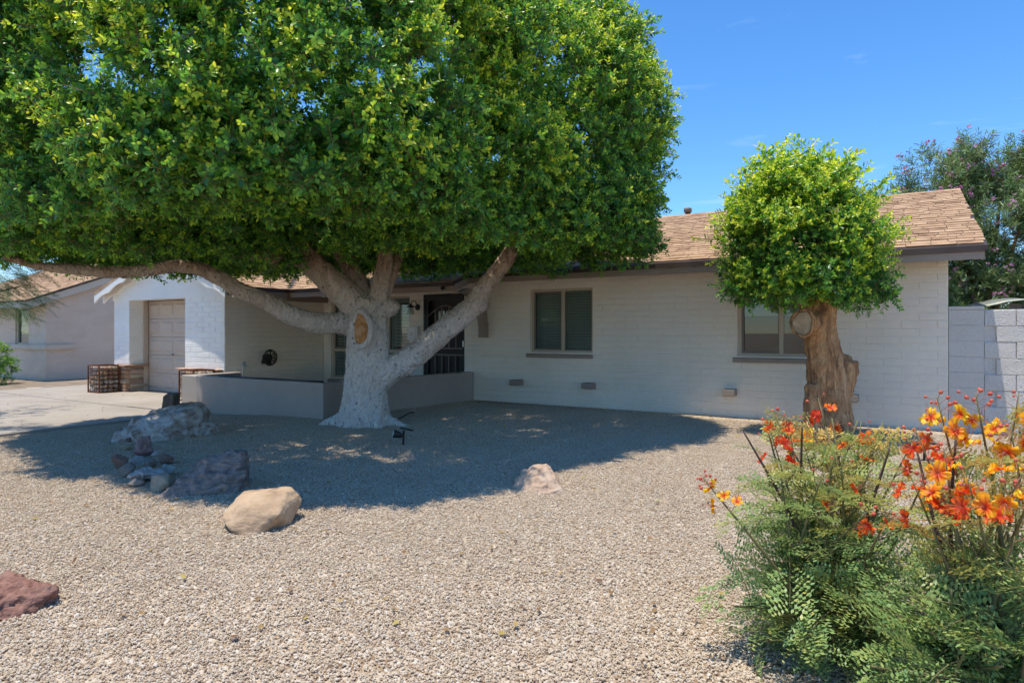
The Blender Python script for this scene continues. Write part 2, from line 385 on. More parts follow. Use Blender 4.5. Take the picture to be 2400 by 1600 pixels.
block_meshes = {}
def block_mesh(wd, mt, h=ROWH, d=0.03, j=0.0045):
    k = (round(wd, 3), mt, h)
    if k not in block_meshes:
        b = MB(); c = 0.006; x0, x1, z0, z1 = j, wd - j, j, h - j
        vs = [(x0, d, z0), (x1, d, z0), (x1, d, z1), (x0, d, z1), (x0, c, z0), (x1, c, z0), (x1, c, z1), (x0, c, z1), (x0 + c, 0, z0 + c), (x1 - c, 0, z0 + c), (x1 - c, 0, z1 - c), (x0 + c, 0, z1 - c)]
        fs = [(8, 9, 10, 11)] + [(4 + i, 4 + (i + 1) % 4, 8 + (i + 1) % 4, 8 + i) for i in range(4)] + [(i, (i + 1) % 4, 4 + (i + 1) % 4, 4 + i) for i in range(4)]
        b.add(vs, fs); block_meshes[k] = b.mesh('block', M[mt])
    return block_meshes[k]
rgb = random.Random(11)
all_blocks = []                 # (matrix, width, material, wall object, distance)
def lay_blocks(wall, mt, length, z0, z1, Mw, holes=(), h=ROWH, bl=BLK):
    """rows of blocks on a wall whose face runs along local x; holes: (x0, x1, z0, z1)"""
    nrow = int(round((z1 - z0) / h))
    for r_ in range(nrow):
        za = z0 + r_ * h; x = -bl / 2 if r_ % 2 else 0.0
        segs = []
        while x < length - 0.01:
            segs.append((max(0, x), min(length, x + bl))); x += bl
        for a, c in segs:
            parts = [(a, c)]
            for (hx0, hx1, hz0, hz1) in holes:
                if za + h / 2 < hz0 or za + h / 2 > hz1: continue
                parts = [q for p in parts for q in ((p[0], min(p[1], hx0)), (max(p[0], hx1), p[1])) if q[1] - q[0] > 0.05]
            for p in parts:
                jy = rgb.gauss(0, 0.0012)
                m = Mw @ Matrix.Translation((p[0], jy, za)) @ Matrix.Rotation(rgb.gauss(0, 0.0022), 4, 'Z') @ Matrix.Rotation(rgb.gauss(0, 0.0022), 4, 'X')
                all_blocks.append((m, round(p[1] - p[0], 2), mt, wall, h))

HEAD = 2.032
# --- wing wall (front face Y = 0)
W1 = (-5.63, -4.41, 0.914, HEAD); W2 = (-2.05, -0.83, 0.914, HEAD)
def core(name, rects, y0, y1, mt, parent, axis='y'):
    b = MB()
    for (x0, x1, z0, z1) in rects: 
        if axis == 'y': b.box(x0, x1, y0, y1, z0, z1)
        else: b.box(y0, y1, x0, x1, z0, z1)
    return b.build(name, M[mt], parent)
def rects_with_holes(x0, x1, z0, z1, holes):
    out = []; x = x0
    for h in sorted(holes):
        out.append((x, h[0], z0, z1)); 
        if h[2] > z0: out.append((h[0], h[1], z0, h[2]))
        if h[3] < z1: out.append((h[0], h[1], h[3], z1))
        x = h[1]
    out.append((x, x1, z0, z1)); return out
WTOP = 2.44
wing = core('wall', rects_with_holes(XL, XR, -0.1, WTOP, [W1, W2]), 0.006, 0.19, 'block', house)
lay_blocks(wing, 'block', XR - XL, 0.0, WTOP, Matrix.Translation((XL, 0, 0)), [(h[0] - XL, h[1] - XL, h[2], h[3]) for h in (W1, W2)])
# right end, back and left walls, wing's short return by the door
core('wall', [(0.191, 7.0, -0.1, WTOP)], XR - 0.19, XR, 'block', house, 'x')
MB().prism([(0.0, WTOP + .002), (2 * YR, WTOP + .002), (YR, ZR - 0.13)], XR - 0.185, XR - 0.005, 'x').build('gable', M['block'], house)
core('wall', [(-15.2, XR, -0.1, WTOP)], 7.001, 7.18, 'block', house)
core('wall', [(0.191, 0.31, -0.1, WTOP)], XL, XL + 0.19, 'block', house, 'x')
# --- porch wall with the tall window and the front door (face Y = 0.3)
YP = 0.3
WA = (-10.96, -8.66, 0.25, HEAD - 0.01); DR = (-8.28, -7.2, 0.0, HEAD)
porch = core('wall', rects_with_holes(-11.2, XL, -0.1, WTOP, [WA, DR]), YP + 0.006, YP + 0.19, 'block', house)
lay_blocks(porch, 'block', XL + 11.2, 0.0, 2.34, Matrix.Translation((-11.2, YP, 0)), [(h[0] + 11.2, h[1] + 11.2, h[2], h[3]) for h in (WA, DR)])
# --- garage: side wall X = -11.2, front Y = -2.2
YG, XG0, XG1 = -2.2, -15.2, -11.2
DG = (-14.58, -12.5, -0.1, 1.97)
side = core('wall', [(YG + 0.2, YP, -0.1, 2.3)], XG1 - 0.19, XG1 - 0.006, 'block', house, 'x')
lay_blocks(side, 'block', YP - YG - 0.02, -0.04, 2.2, Matrix.Translation((XG1, YG + 0.01, 0)) @ Matrix.Rotation(math.pi / 2, 4, 'Z'))
core('wall', [(YG + 0.2, 7.0, -0.1, 2.3)], XG0, XG0 + 0.19, 'white', house, 'x')
gleft = core('wall', [(XG0 + .003, DG[0], -0.1, 1.97)], YG + 0.006, YG + 0.5, 'white', house)
gright = core('wall', [(DG[1], XG1 - .003, -0.1, 1.97)], YG + 0.006, YG + 0.5, 'white', house)
lay_blocks(gleft, 'white', DG[0] - XG0, -0.05, 1.97, Matrix.Translation((XG0, YG, 0)))
lay_blocks(gright, 'white', XG1 - DG[1], -0.05, 1.97, Matrix.Translation((DG[1], YG, 0)))
# jamb return blocks on the left of the opening
lay_blocks(gleft, 'white', 0.5, -0.05, 1.97, Matrix.Translation((DG[0] + 0.004, YG, 0)) @ Matrix.Rotation(math.pi / 2, 4, 'Z'))
XGR, GOH = -13.2, 0.36
ZGE = roof_z(-0.95); ZGR = ZGE + SL * (XGR - 0 - (XG0 - GOH))
def groof_z(X): return ZGR - SL * abs(X - XGR)
b = MB().prism([(XG0 - .02, 1.972), (XG1 + .02, 1.972), (XG1 + .02, groof_z(XG1) - .1), (XGR, ZGR - .1), (XG0 - .02, groof_z(XG0) - .1)], YG - 0.014, YG + 0.3, 'y')
gab = b.build('gable', M['white'], house); gab['label'] = 'white gable panel above the garage door'

# pick the 300 blocks that show largest; the rest is joined wall by wall
def dist(m): return (m.translation - CAM).length
vis = sorted(range(len(all_blocks)), key=lambda i: dist(all_blocks[i][0]) / (all_blocks[i][1] + 0.15))
single = set([i for i in vis if all_blocks[i][3] in (wing,) and all_blocks[i][0].translation.z < 2.36][:300])
rest = {}
for i, (m, wd, mt, wall, h) in enumerate(all_blocks):
    me = block_mesh(wd, mt, h)
    if i in single:
        o = link('block', me, wall); o.matrix_world = m
    else:
        bb = rest.setdefault(wall.name, (wall, mt, MB()))[2]
        bb.add([m @ v.co for v in me.vertices], [list(p.vertices) for p in me.polygons])
for wall, mt, bb in rest.values(): stuff(bb.build('blocks', M[mt], wall))

# --- roofs: decks
def slab_on(poly3, th, name, mt, parent):
    """a roof deck: polygon in space, thickened downwards"""
    n = len(poly3); vs = [Vector(p) for p in poly3] + [Vector(p) - Vector((0, 0, th)) for p in poly3]
    fs = [list(range(n)), [n + i for i in range(n)][::-1]] + [(i, n + i, n + (i + 1) % n, (i + 1) % n) for i in range(n)]
    return MB().add(vs, fs).build(name, M[mt], parent)
XE, XLFT = 0.947, -15.56
XPR = -6.62                                         # where the porch roof's lower eave ends
YE, YPE = -0.5, -0.95
yv = -0.5 + (ZGR - 2.317) / SL                      # where the garage ridge meets the main slope
roof = slab_on([(XE, YE, roof_z(YE)), (XE, YR, ZR), (XLFT, YR, ZR), (XLFT, yv, roof_z(yv)), (XGR, yv, ZGR), (XG1 + GOH, YPE, roof_z(YPE)), (XPR, YPE, roof_z(YPE)), (XPR, YE, roof_z(YE))], 0.06, 'roof', 'drip', house)
slab_on([(XE, YR, ZR), (XE, 7.5, ZR - SL * (7.5 - YR)), (XLFT, 7.5, ZR - SL * (7.5 - YR)), (XLFT, YR, ZR)], 0.06, 'roof', 'shingle', house)
YGF = YG - 0.25
groof = slab_on([(XG1 + GOH, YGF, ZGE), (XG1 + GOH, YPE, ZGE), (XGR, yv, ZGR), (XGR, YGF, ZGR)], 0.06, 'roof', 'drip', house)
slab_on([(XG0 - GOH, YGF, ZGE), (XGR, YGF, ZGR), (XGR, yv, ZGR), (XG0 - GOH, yv + .2, ZGE)], 0.06, 'roof', 'shingle', house)
# --- shingles
sh_meshes = {}
rgs = random.Random(3)
def shingle_mesh(wd, tint, ex=0.145):
    k = (wd, tint)
    if k not in sh_meshes:
        L_ = ex + 0.05; b = MB(); g = 0.004
        b.add([(g, 0, 0.0), (wd - g, 0, 0.0), (wd - g, L_, -0.004), (g, L_, -0.004), (g, 0, 0.012), (wd - g, 0, 0.012), (wd - g, L_, 0.001), (g, L_, 0.001)],
              [(0, 3, 2, 1), (4, 5, 6, 7), (0, 1, 5, 4), (1, 2, 6, 5), (2, 3, 7, 6), (3, 0, 4, 7)], 0, tint)
        sh_meshes[k] = b.mesh('shingle', M['shingle'])
    return sh_meshes[k]
shing = []
def lay_shingles(owner, origin, u, v, rows, ex, extent):
    """u along the eave, v up the slope; extent(row distance) -> (x0, x1) along u"""
    u = Vector(u).normalized(); v = Vector(v).normalized(); n = u.cross(v)
    Mw = Matrix((u, v, n)).transposed().to_4x4()
    for r_ in range(rows):
        s = r_ * ex; x0, x1 = extent(s); x = x0 - rgs.uniform(0, 0.25)
        while x < x1:
            wd = rgs.choice((0.14, 0.18, 0.22, 0.27, 0.33)); a, c = max(x, x0), min(x + wd, x1)
            if c - a > 0.05:
                p = Vector(origin) + u * a + v * s + n * (0.004 + rgs.choice((0, 0, 0.004)))
                ti = rgs.choice((-0.34, -0.2, -0.1, -0.04, 0.02, 0.08, 0.16))
                shing.append((Matrix.Translation(p) @ Mw, round(c - a, 2), ti, owner))
            x += wd
vup = Vector((0, 1, SL)).normalized(); dy = vup.y
ex = 0.145
def ext_main(s):
    Y = YPE - 0.03 + s * dy
    lft = XG1 + GOH - max(0.0, (Y - YPE)) if Y < yv else XGR
    return (lft + 0.03, (XPR if Y < YE - 0.03 else XE))
rows = int((YR - YPE) / dy / ex) + 1
lay_shingles(roof, (0, YPE - 0.03, roof_z(YPE - 0.03)), (1, 0, 0), vup, rows, ex, ext_main)
gup = Vector((-1, 0, SL)).normalized()
def ext_g(s):
    X = XG1 + GOH + 0.03 + s * gup.x
    return (YGF - 0.03, YPE + (XG1 + GOH - X) if X < XG1 + GOH else YPE)
lay_shingles(groof, (XG1 + GOH + 0.03, 0, ZGE - .01), (0, 1, 0), gup, int(2.39 / -gup.x / ex) + 1, ex, ext_g)
def vis_px(m):
    p = m.translation; q = p - CAM; t = q.dot(_FW); x = 1200 + 1500 * q.dot(_RT) / t
    return 1e9 if x < 1480 or p.z > ZR - 0.05 or 1700 < x < 2060 else t
order = sorted(range(len(shing)), key=lambda i: vis_px(shing[i][0]))
singles = set(order[:300]); restS = {}
for i, (m, wd, ti, owner) in enumerate(shing):
    me = shingle_mesh(wd, ti)
    if i in singles:
        o = link('shingle', me, owner); o.matrix_world = m
    else:
        bb = restS.setdefault(owner.name, (owner, MB()))[1]
        bb.add([m @ v.co for v in me.vertices], [list(p.vertices) for p in me.polygons], 0, ti)
for owner, bb in restS.values(): stuff(bb.build('shingles', M['shingle'], owner))
# ridge caps
b = MB()
x = -12.0
while x < XE:
    b.prism([(YR - 0.15, ZR - 0.042), (YR, ZR + 0.022), (YR + 0.15, ZR - 0.042), (YR + 0.15, ZR - 0.055), (YR, ZR + 0.008), (YR - 0.15, ZR - 0.055)], x, min(x + 0.16, XE), 'x', 0, rgs.choice((-0.3, -0.1, 0.05)))
    x += 0.163
b.build('ridge_cap', M['shingle'], roof)
# fascia, drip edge, rake boards
def fascia(x0, x1, Y, ztop):
    MB().box(x0, x1, Y + 0.012, Y + 0.05, ztop - 0.165, ztop - 0.045).build('fascia', M['taupe'], house)
    MB().box(x0, x1, Y - 0.006, Y + 0.03, ztop - 0.075, ztop - 0.012).build('drip_edge', M['drip'], house)
fascia(XPR + 0.03, XE - 0.035, YE, roof_z(YE)); fascia(XG1 + GOH + 0.01, XPR - 0.0, YPE, roof_z(YPE))
def board(name, p, q, off, w_, mt, parent, drop=0.05):
    """board hung under a sloping edge from p to q"""
    p, q = Vector(p), Vector(q); o = Vector(off)
    vs = [p - Vector((0, 0, drop)), q - Vector((0, 0, drop)), q - Vector((0, 0, drop + w_)), p - Vector((0, 0, drop + w_))]
    vs = vs + [v + o for v in vs]
    return MB().add(vs, [(0, 1, 2, 3), (7, 6, 5, 4), (0, 4, 5, 1), (1, 5, 6, 2), (2, 6, 7, 3), (3, 7, 4, 0)]).build(name, M[mt], parent)
board('rake_board', (XE - 0.03, YE + 0.02, roof_z(YE + 0.02)), (XE - 0.03, YR, ZR), (-0.035, 0, 0), 0.12, 'taupe', house, 0.062)
board('rake_board', (XPR - 0.036, YPE + 0.055, roof_z(YPE + .055)), (XPR - 0.036, YE + 0.2, roof_z(YE + .2)), (0.035, 0, 0), 0.12, 'taupe', house, 0.062)
board('fascia', (XG1 + GOH - 0.05, YGF + .04, ZGE), (XG1 + GOH - 0.05, YPE + .02, ZGE), (0.038, 0, 0), 0.12, 'taupe', house, 0.062)
MB().box(XG1 + GOH - 0.02, XG1 + GOH + 0.012, YGF, YPE, ZGE - 0.075, ZGE - 0.01).build('drip_edge', M['drip'], house)
# scalloped boards of the garage gable
def scallop(x0, x1, Y0, Y1, mt):
    n = 60; top, bot = [], []
    for i in range(n + 1):
        x = x0 + (x1 - x0) * i / n; z = groof_z(x) - 0.062
        k = abs((i / n * 4) % 1 - 0.5) * 2
        top.append((x, z)); bot.append((x, z - 0.12 - 0.05 * (k ** 2)))
    b = MB()
    for i in range(n): b.prism([top[i], top[i + 1], bot[i + 1], bot[i]], Y0, Y1, 'y')
    return b.build('gable_board', M[mt], house)
scallop(XG0 - GOH, XGR, YGF + 0.005, YGF + 0.04, 'white'); scallop(XGR, XG1 + GOH, YGF + 0.005, YGF + 0.04, 'white')
scallop(XG0 - GOH, XGR, YG - 0.055, YG - 0.018, 'white'); scallop(XGR, XG1 + GOH, YG - 0.055, YG - 0.018, 'white')
# curved bracket under the porch corner
def bracket(x0, x1):
    n = 14; out, inn = [], []
    for i in range(n + 1):
        a = i / n; ang = a * math.pi / 2
        out.append((-0.80 * (1 - math.cos(ang)) ** 1.0 - 0.17, 1.36 + 0.62 * math.sin(ang) - 0.02))
        inn.append((-0.86 * (1 - math.cos(ang)) - 0.04, 1.50 + 0.58 * math.sin(ang)))
    b = MB()
    out = [(-0.10 - 0.72 * (1 - math.cos(i / n * math.pi / 2)), 1.22 + 0.76 * math.sin(i / n * math.pi / 2)) for i in range(n + 1)]
    inn = [(-0.004 - 0.62 * (1 - math.cos(i / n * math.pi / 2)), 1.42 + 0.63 * math.sin(i / n * math.pi / 2)) for i in range(n + 1)]
    for i in range(n): b.prism([out[i], out[i + 1], inn[i + 1], inn[i]], x0, x1, 'x')
    b.box(x0 - 0.012, x1 + 0.012, -0.10, -0.003, 1.17, 1.45)
    return b.build('bracket', M['taupe'], house)
bracket(-6.66, -6.52)
# end of the porch beam by the garage
MB().box(-11.17, -11.03, -0.86, 0.29, 1.93, 2.06).build('beam', M['taupe'], house)

# --- windows
def window(x0, x1, z0, z1, y, split, screens, label=None, low=None, sill=True, blinds='slats', sill_over=(0.06, 0.01)):
    """frame recessed in the opening; split: mullion x; screens: panes with an insect screen frame"""
    b = MB(); f = 0.05; d0, d1 = y + 0.075, y + 0.135
    b.box(x0, x0 + f, d0, d1, z0, z1); b.box(x1 - f, x1, d0, d1, z0, z1)
    b.box(x0 + f, x1 - f, d0 + .002, d1, z0, z0 + f * .8); b.box(x0 + f, x1 - f, d0 + .002, d1, z1 - f * .9, z1)
    zs = z0 if low is None else low
    if low is not None: b.box(x0 + f, x1 - f, d0 + .001, d1, low - 0.045, low + 0.02)
    for sx in split: b.box(sx - 0.03, sx + 0.03, d0 - 0.004, d1 - .004, zs + 0.02, z1 - 0.04)
    fr = b.build('window', M['vinyl'], house)
    if label: fr['label'] = label
    xs_ = [x0 + f] + list(split) + [x1 - f]
    for i in range(len(xs_) - 1):
        a, c = xs_[i] + (0.03 if i else 0), xs_[i + 1] - (0.03 if i + 1 < len(xs_) - 1 else 0)
        MB().box(a, c, d0 + 0.03, d0 + 0.036, zs + 0.02, z1 - 0.045).build('pane', M['glass'], fr)
        if i in screens:
            s = MB(); w_ = 0.035
            s.box(a, a + w_, d0 + .004, d0 + .02, zs + .04, z1 - .045); s.box(c - w_ * .4, c, d0 + .004, d0 + .02, zs + .04, z1 - .045)
            s.box(a + w_, c - w_ * .4, d0 + .005, d0 + .02, zs + .04, zs + .075); s.box(a + w_, c - w_ * .4, d0 + .005, d0 + .02, z1 - .08, z1 - .045)
            s.build('screen_frame', M['screenframe'], fr)
    if low is not None:
        MB().box(x0 + f, x1 - f, d0 + 0.03, d0 + 0.036, z0 + 0.04, low - .04).build('pane', M['glass'], fr)
    if sill:
        s = MB(); s.prism([(y - 0.045, z0 - 0.095), (y - 0.045, z0 - 0.035), (y + 0.12, z0 + 0.006), (y + 0.12, z0 - 0.095)], x0 - sill_over[0], x1 + sill_over[1], 'x')
        bevel(s.build('sill', M['taupe'], fr), 0.008)
    # blinds and a dim room behind the glass
    if blinds == 'slats':
        s = MB(); z = z0 + 0.05; dz = 0.05
        while z < z1 - 0.04:
            s.box(x0 + f, x1 - f, -0.0012, 0.0012, -0.024, 0.024, M=Matrix.Translation((0, d1 + 0.04, z)) @ Matrix.Rotation(R(28), 4, 'X')); z += dz
        s.build('blind', M['blind'], fr)
    elif blinds == 'shade':
        MB().box(x0 + f, x1 - f, d1 + 0.05, d1 + 0.054, z0 + 0.60, z1).build('roller_shade', M['shade'], fr)
    elif blinds == 'shutter':
        s = MB(); nlou = int((z1 - z0 - 0.1) / 0.075)
        xs2 = np.linspace(x0 + f, x1 - f, 5)
        for i in range(4):
            a, c = xs2[i] + .006, xs2[i + 1] - .006
            for (p0, p1, q0, q1) in ((a, a + .045, z0 + .05, z1 - .05), (c - .045, c, z0 + .05, z1 - .05), (a + .045, c - .045, z0 + .05, z0 + .14), (a + .045, c - .045, z1 - .14, z1 - .05), (a + .045, c - .045, zs - .04, zs + .04)):
                s.box(p0, p1, d1 - .01, d1 + .015, q0, q1)
            z = z0 + .18
            while z < z1 - .16:
                if abs(z - zs) > .06: s.box(a + .05, c - .05, -0.03, 0.03, -0.004, 0.004, M=Matrix.Translation((0, d1 + .0, z)) @ Matrix.Rotation(R(-58), 4, 'X'))
                z += .07
            s.box((a + c) / 2 - .006, (a + c) / 2 + .006, d1 - .03, d1 - .022, z0 + .16, z1 - .16)
        s.build('shutter', M['blind'], fr)
    return fr
window(*W1, 0.0, [-5.0], [0], 'sliding window with dark horizontal blinds beside the bracket')
window(*W2, 0.0, [-1.44], [0], 'sliding window with a half drawn pale shade behind the small tree', blinds='shade')
window(WA[0], WA[1], WA[2], WA[3], YP, [-10.32, -9.3], [0], 'tall porch window with white shutters behind the big trunk', low=0.88, blinds='shutter')
# dim rooms
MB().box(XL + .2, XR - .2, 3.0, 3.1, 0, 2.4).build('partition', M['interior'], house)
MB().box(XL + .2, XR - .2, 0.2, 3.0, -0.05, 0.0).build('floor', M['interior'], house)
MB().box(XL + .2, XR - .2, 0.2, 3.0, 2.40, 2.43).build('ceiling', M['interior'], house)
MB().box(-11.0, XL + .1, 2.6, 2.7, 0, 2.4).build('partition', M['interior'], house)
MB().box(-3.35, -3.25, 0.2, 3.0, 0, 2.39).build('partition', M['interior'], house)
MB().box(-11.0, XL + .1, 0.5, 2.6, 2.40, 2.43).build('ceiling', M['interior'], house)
# a pale object by the second window, seen dimly through it
b = MB(); b.prism([(-1.66, 0.6), (-1.40, 0.6), (-1.46, 1.42), (-1.60, 1.42)], 1.0, 1.04, 'y'); b.build('chair_back', M['interior'], house)

# --- foundation vents
for i, x in enumerate((-5.94, -4.53, -2.23, -0.62)):
    b = MB().box(x, x + 0.185, -0.2, 0.002, 0.318, 0.418); bevel(b.build('vent_block', M['taupe'], house), 0.01)

# --- front door
dr = MB(); x0, x1, z1 = DR[0], DR[1], DR[3]
dr.box(x0, x0 + .05, YP - .015, YP + .1, 0.01, z1); dr.box(x1 - .05, x1, YP - .015, YP + .1, 0.01, z1); dr.box(x0 + .05, x1 - .05, YP - .015, YP + .1, z1 - .05, z1)
door = dr.build('door', M['black'], house); door['label'] = 'dark front door behind a black barred security screen'
MB().box(x0 + .05, x1 - .05, YP + .11, YP + .15, 0.02, z1 - .05).build('leaf', M['door'], door)
for i in range(3):
    a = x0 + .3 + i * .19; MB().box(a, a + .15, YP + .10, YP + .108, 1.46, 1.70).build('lite', M['glass'], door)
    MB().box(a, a + .15, YP + .103, YP + .1085, 1.46, 1.70).build('lite_backing', M['blind'], door)
sc = MB(); a0, a1 = x0 + .05, x1 - .05
sc.box(a0, a0 + .06, YP + .0, YP + .035, .03, z1 - .05); sc.box(a1 - .06, a1, YP + .0, YP + .035, .03, z1 - .05)
sc.box(a0 + .06, a1 - .06, YP + .0, YP + .035, .03, .14); sc.box(a0 + .06, a1 - .06, YP + .0, YP + .035, z1 - .13, z1 - .05)
sc.build('screen_frame', M['black'], door)
for z in (0.93, 0.80): MB().box(a0 + .06, a1 - .06, YP + .002, YP + .03, z, z + .03).build('rail', M['screenframe'], door)
for i in range(1, 5):
    xx = a0 + .06 + (a1 - a0 - .12) * i / 5
    MB().box(xx - .012, xx + .012, YP + .004, YP + .024, .14, .80).build('bar', M['screenframe'], door)
    zt = 1.60 + 0.19 * math.sin(math.pi * i / 5); MB().box(xx - .012, xx + .012, YP + .004, YP + .024, .96, zt).build('bar', M['screenframe'], door)
pts = [(a0 + .06 + (a1 - a0 - .12) * i / 16, YP + .014, 1.60 + 0.2 * math.sin(math.pi * i / 16)) for i in range(17)]
MB().tube(pts, .012, 6).build('arch_bar', M['screenframe'], door)
MB().box(a0 + .06, a1 - .06, YP + .04, YP + .045, .12, .80).build('kick_plate', M['door'], door)
MB().box(a1 - .05, a1 - .01, YP - .03, YP + .0, .98, 1.10).build('handle', M['steel'], door)

# --- garage door
gd = empty('garage_door', (0, 0, 0)); gd.parent = house; gd['label'] = 'beige panelled garage door'
YD = YG + 0.42
n = 5; hh = (1.97 + 0.045) / n
for r_ in range(n):
    z0 = -0.045 + r_ * hh
    sec = MB().box(DG[0] - .05, DG[1] + .05, YD, YD + .04, z0 + .003, z0 + hh - .003).build('section', M['garage'], gd)
    for c in range(4):
        wdt = (DG[1] - DG[0]) / 4; xa = DG[0] + c * wdt + .06; xb = xa + wdt - .12
        p = MB(); za, zb = z0 + .075, z0 + hh - .075
        k = .03
        vs = [(xa, YD - .001, za), (xb, YD - .001, za), (xb, YD - .001, zb), (xa, YD - .001, zb), (xa + k, YD - .018, za + k), (xb - k, YD - .018, za + k), (xb - k, YD - .018, zb - k), (xa + k, YD - .018, zb - k)]
        p.add(vs, [(4, 5, 6, 7)] + [(i, (i + 1) % 4, 4 + (i + 1) % 4, 4 + i) for i in range(4)]); p.build('panel', M['garage'], sec)
MB().tube([(-13.66, YD - .05, .77), (-13.54, YD - .05, .79)], .011, 8).box(-13.61, -13.585, YD - .05, YD, .765, .79).build('handle', M['steel'], gd)
MB().box(DG[0] + .005, DG[0] + .05, YG + .3, YD - .02, -.045, 1.965).build('door_stop', M['garage'], gd)

# --- stone veneer on the garage piers
STN = [mat('sandstone_%s' % n_, [(0.25, c0), (0.5, c1), (0.75, c2)], 6, 0.95, 0.6, 40, fine=(30, 0.15)) for n_, c0, c1, c2 in (
    ('orange', (.26, .14, .08), (.42, .25, .15), (.50, .34, .22)), ('brown', (.20, .13, .10), (.33, .22, .16), (.44, .31, .24)), ('pink', (.32, .20, .15), (.48, .34, .27), (.56, .43, .35)), ('buff', (.30, .24, .16), (.42, .34, .25), (.52, .44, .34)))]
rgv = random.Random(8)
def veneer(xa, xb, ya, yb, ztop, cap, label, right=False):
    root = empty('stone_facing', (0, 0, 0)); root.parent = house; root['label'] = label
    z = -0.05; k = 0
    while z < ztop - .04:
        h = min(rgv.uniform(.075, .115), ztop - z)
        j = rgv.uniform(-.012, .012)
        # front course and side course, one stone each or two
        cuts = [xa] + sorted(rgv.uniform(xa + .25, xb - .15) for _ in range(1 if xb - xa < .8 else 3)) + [xb]
        for a, c in zip(cuts, cuts[1:]):
            q = MB().box(a + .004, c - .004, ya + rgv.uniform(-.018, .012), ya + .09, z + .004, z + h - .004)
            bevel(q.build('stone', rgv.choice(STN), root), .012)
        q = MB().box(xb - .06 + rgv.uniform(-.012, .012), xb + rgv.uniform(.0, .02), ya + .092, yb, z + .004, z + h - .004) if xb < -14 else MB().box(xa - rgv.uniform(.0, .02), xa + .06, ya + .092, yb, z + .004, z + h - .004)
        bevel(q.build('stone', rgv.choice(STN), root), .012)
        z += h
    x = xa - .06; xe_ = xb + (.0 if right else .07)
    while x < xe_ - .02:
        c = min(x + rgv.uniform(.22, .4), xe_)
        q = MB().box(x, c - .006, ya - .05 + rgv.uniform(-.02, .02), YG - .003 if (right and x > xa) else yb + .01, ztop + rgv.uniform(0, .008), ztop + cap + rgv.uniform(-.008, .008)); bevel(q.build('cap_stone', rgv.choice(STN[:3]), root), .012); x = c
veneer(XG0 - .04, DG[0] + .04, YG - .09, YG + .5, 0.50, .045, 'sandstone facing at the foot of the far garage pier')
veneer(DG[1] - .05, XG1 - .02, YG - .09, YG + .5, 0.50, .045, 'sandstone facing at the foot of the near garage pier', True)

# --- small things on the walls and roof
def lantern():
    p = Vector((-8.5, YP, 1.76)); t = thing('wall_lantern', 'black gooseneck wall lantern with glass shade beside the front door', 'wall lamp', p)
    m = Matrix.Translation((0, 0, 0))
    def rel(b, n, mt): o = b.build(n, M[mt], t); return o
    rel(MB().tube([(0.06, -.002, .02), (0.06, -.02, .02), (.06, -.03, .02)], [.065, .062, .03], 14), 'back_plate', 'black')
    pts = [(.06, -.03, .03)] + [(.06 - .0 * i, -.03 - .11 * (1 - math.cos(a)) * .9, .03 + .12 * math.sin(a)) for i, a in enumerate(np.linspace(.2, math.pi - .35, 10))]
    rel(MB().tube(pts, .009, 6), 'arm', 'black')
    cx, cy, cz = pts[-1]
    rel(MB().tube([(cx, cy, cz + .02), (cx, cy, cz - .01), (cx, cy, cz - .05), (cx, cy, cz - .06)], [.012, .03, .085, .085], 14), 'hood', 'black')
    rel(MB().tube([(cx, cy, cz - .058), (cx, cy, cz - .2)], [.055, .075], 14, caps=False), 'glass_shade', 'glass')
    rel(MB().tube([(cx, cy, cz - .06), (cx, cy, cz - .10), (cx, cy, cz - .13)], [.02, .028, .012], 10), 'bulb', 'blind')
lantern()
t = thing('utility_box', 'small white wall box between the porch window and the door', 'wall box', (-8.66 + .05, YP, 1.1))
bevel(MB().box(0, .24, -.11, -.002, 0, .29).build('body', M['white'], t), .008)
bevel(MB().box(-.005, .2, -.125, -.111, .01, .27).build('lid', M['white'], t), .006)
MB().box(.07, .13, -.131, -.126, .10, .17).build('latch', M['pvc'], t)
t = thing('security_camera', 'tiny black camera on the porch fascia', 'camera', (-6.84, YPE + .01, 2.045))
MB().tube([(0, .0, 0), (0, -.05, 0)], .034, 14).build('body', M['black'], t); MB().tube([(0, -.05, 0), (0, -.056, 0)], .02, 12).build('lens', M['glass'], t)
t = thing('vent_pipe', 'short dark vent pipe rising above the roof ridge', 'roof vent', at(1612, 508, 13.75))
MB().tube([(0, 0, -.6), (0, 0, .1)], .055, 14).build('pipe', M['black'], t); MB().tube([(0, 0, .085), (0, 0, .1), (0, 0, .17), (0, 0, .185)], [.07, .085, .085, .07], 14).build('cap', M['screenframe'], t)
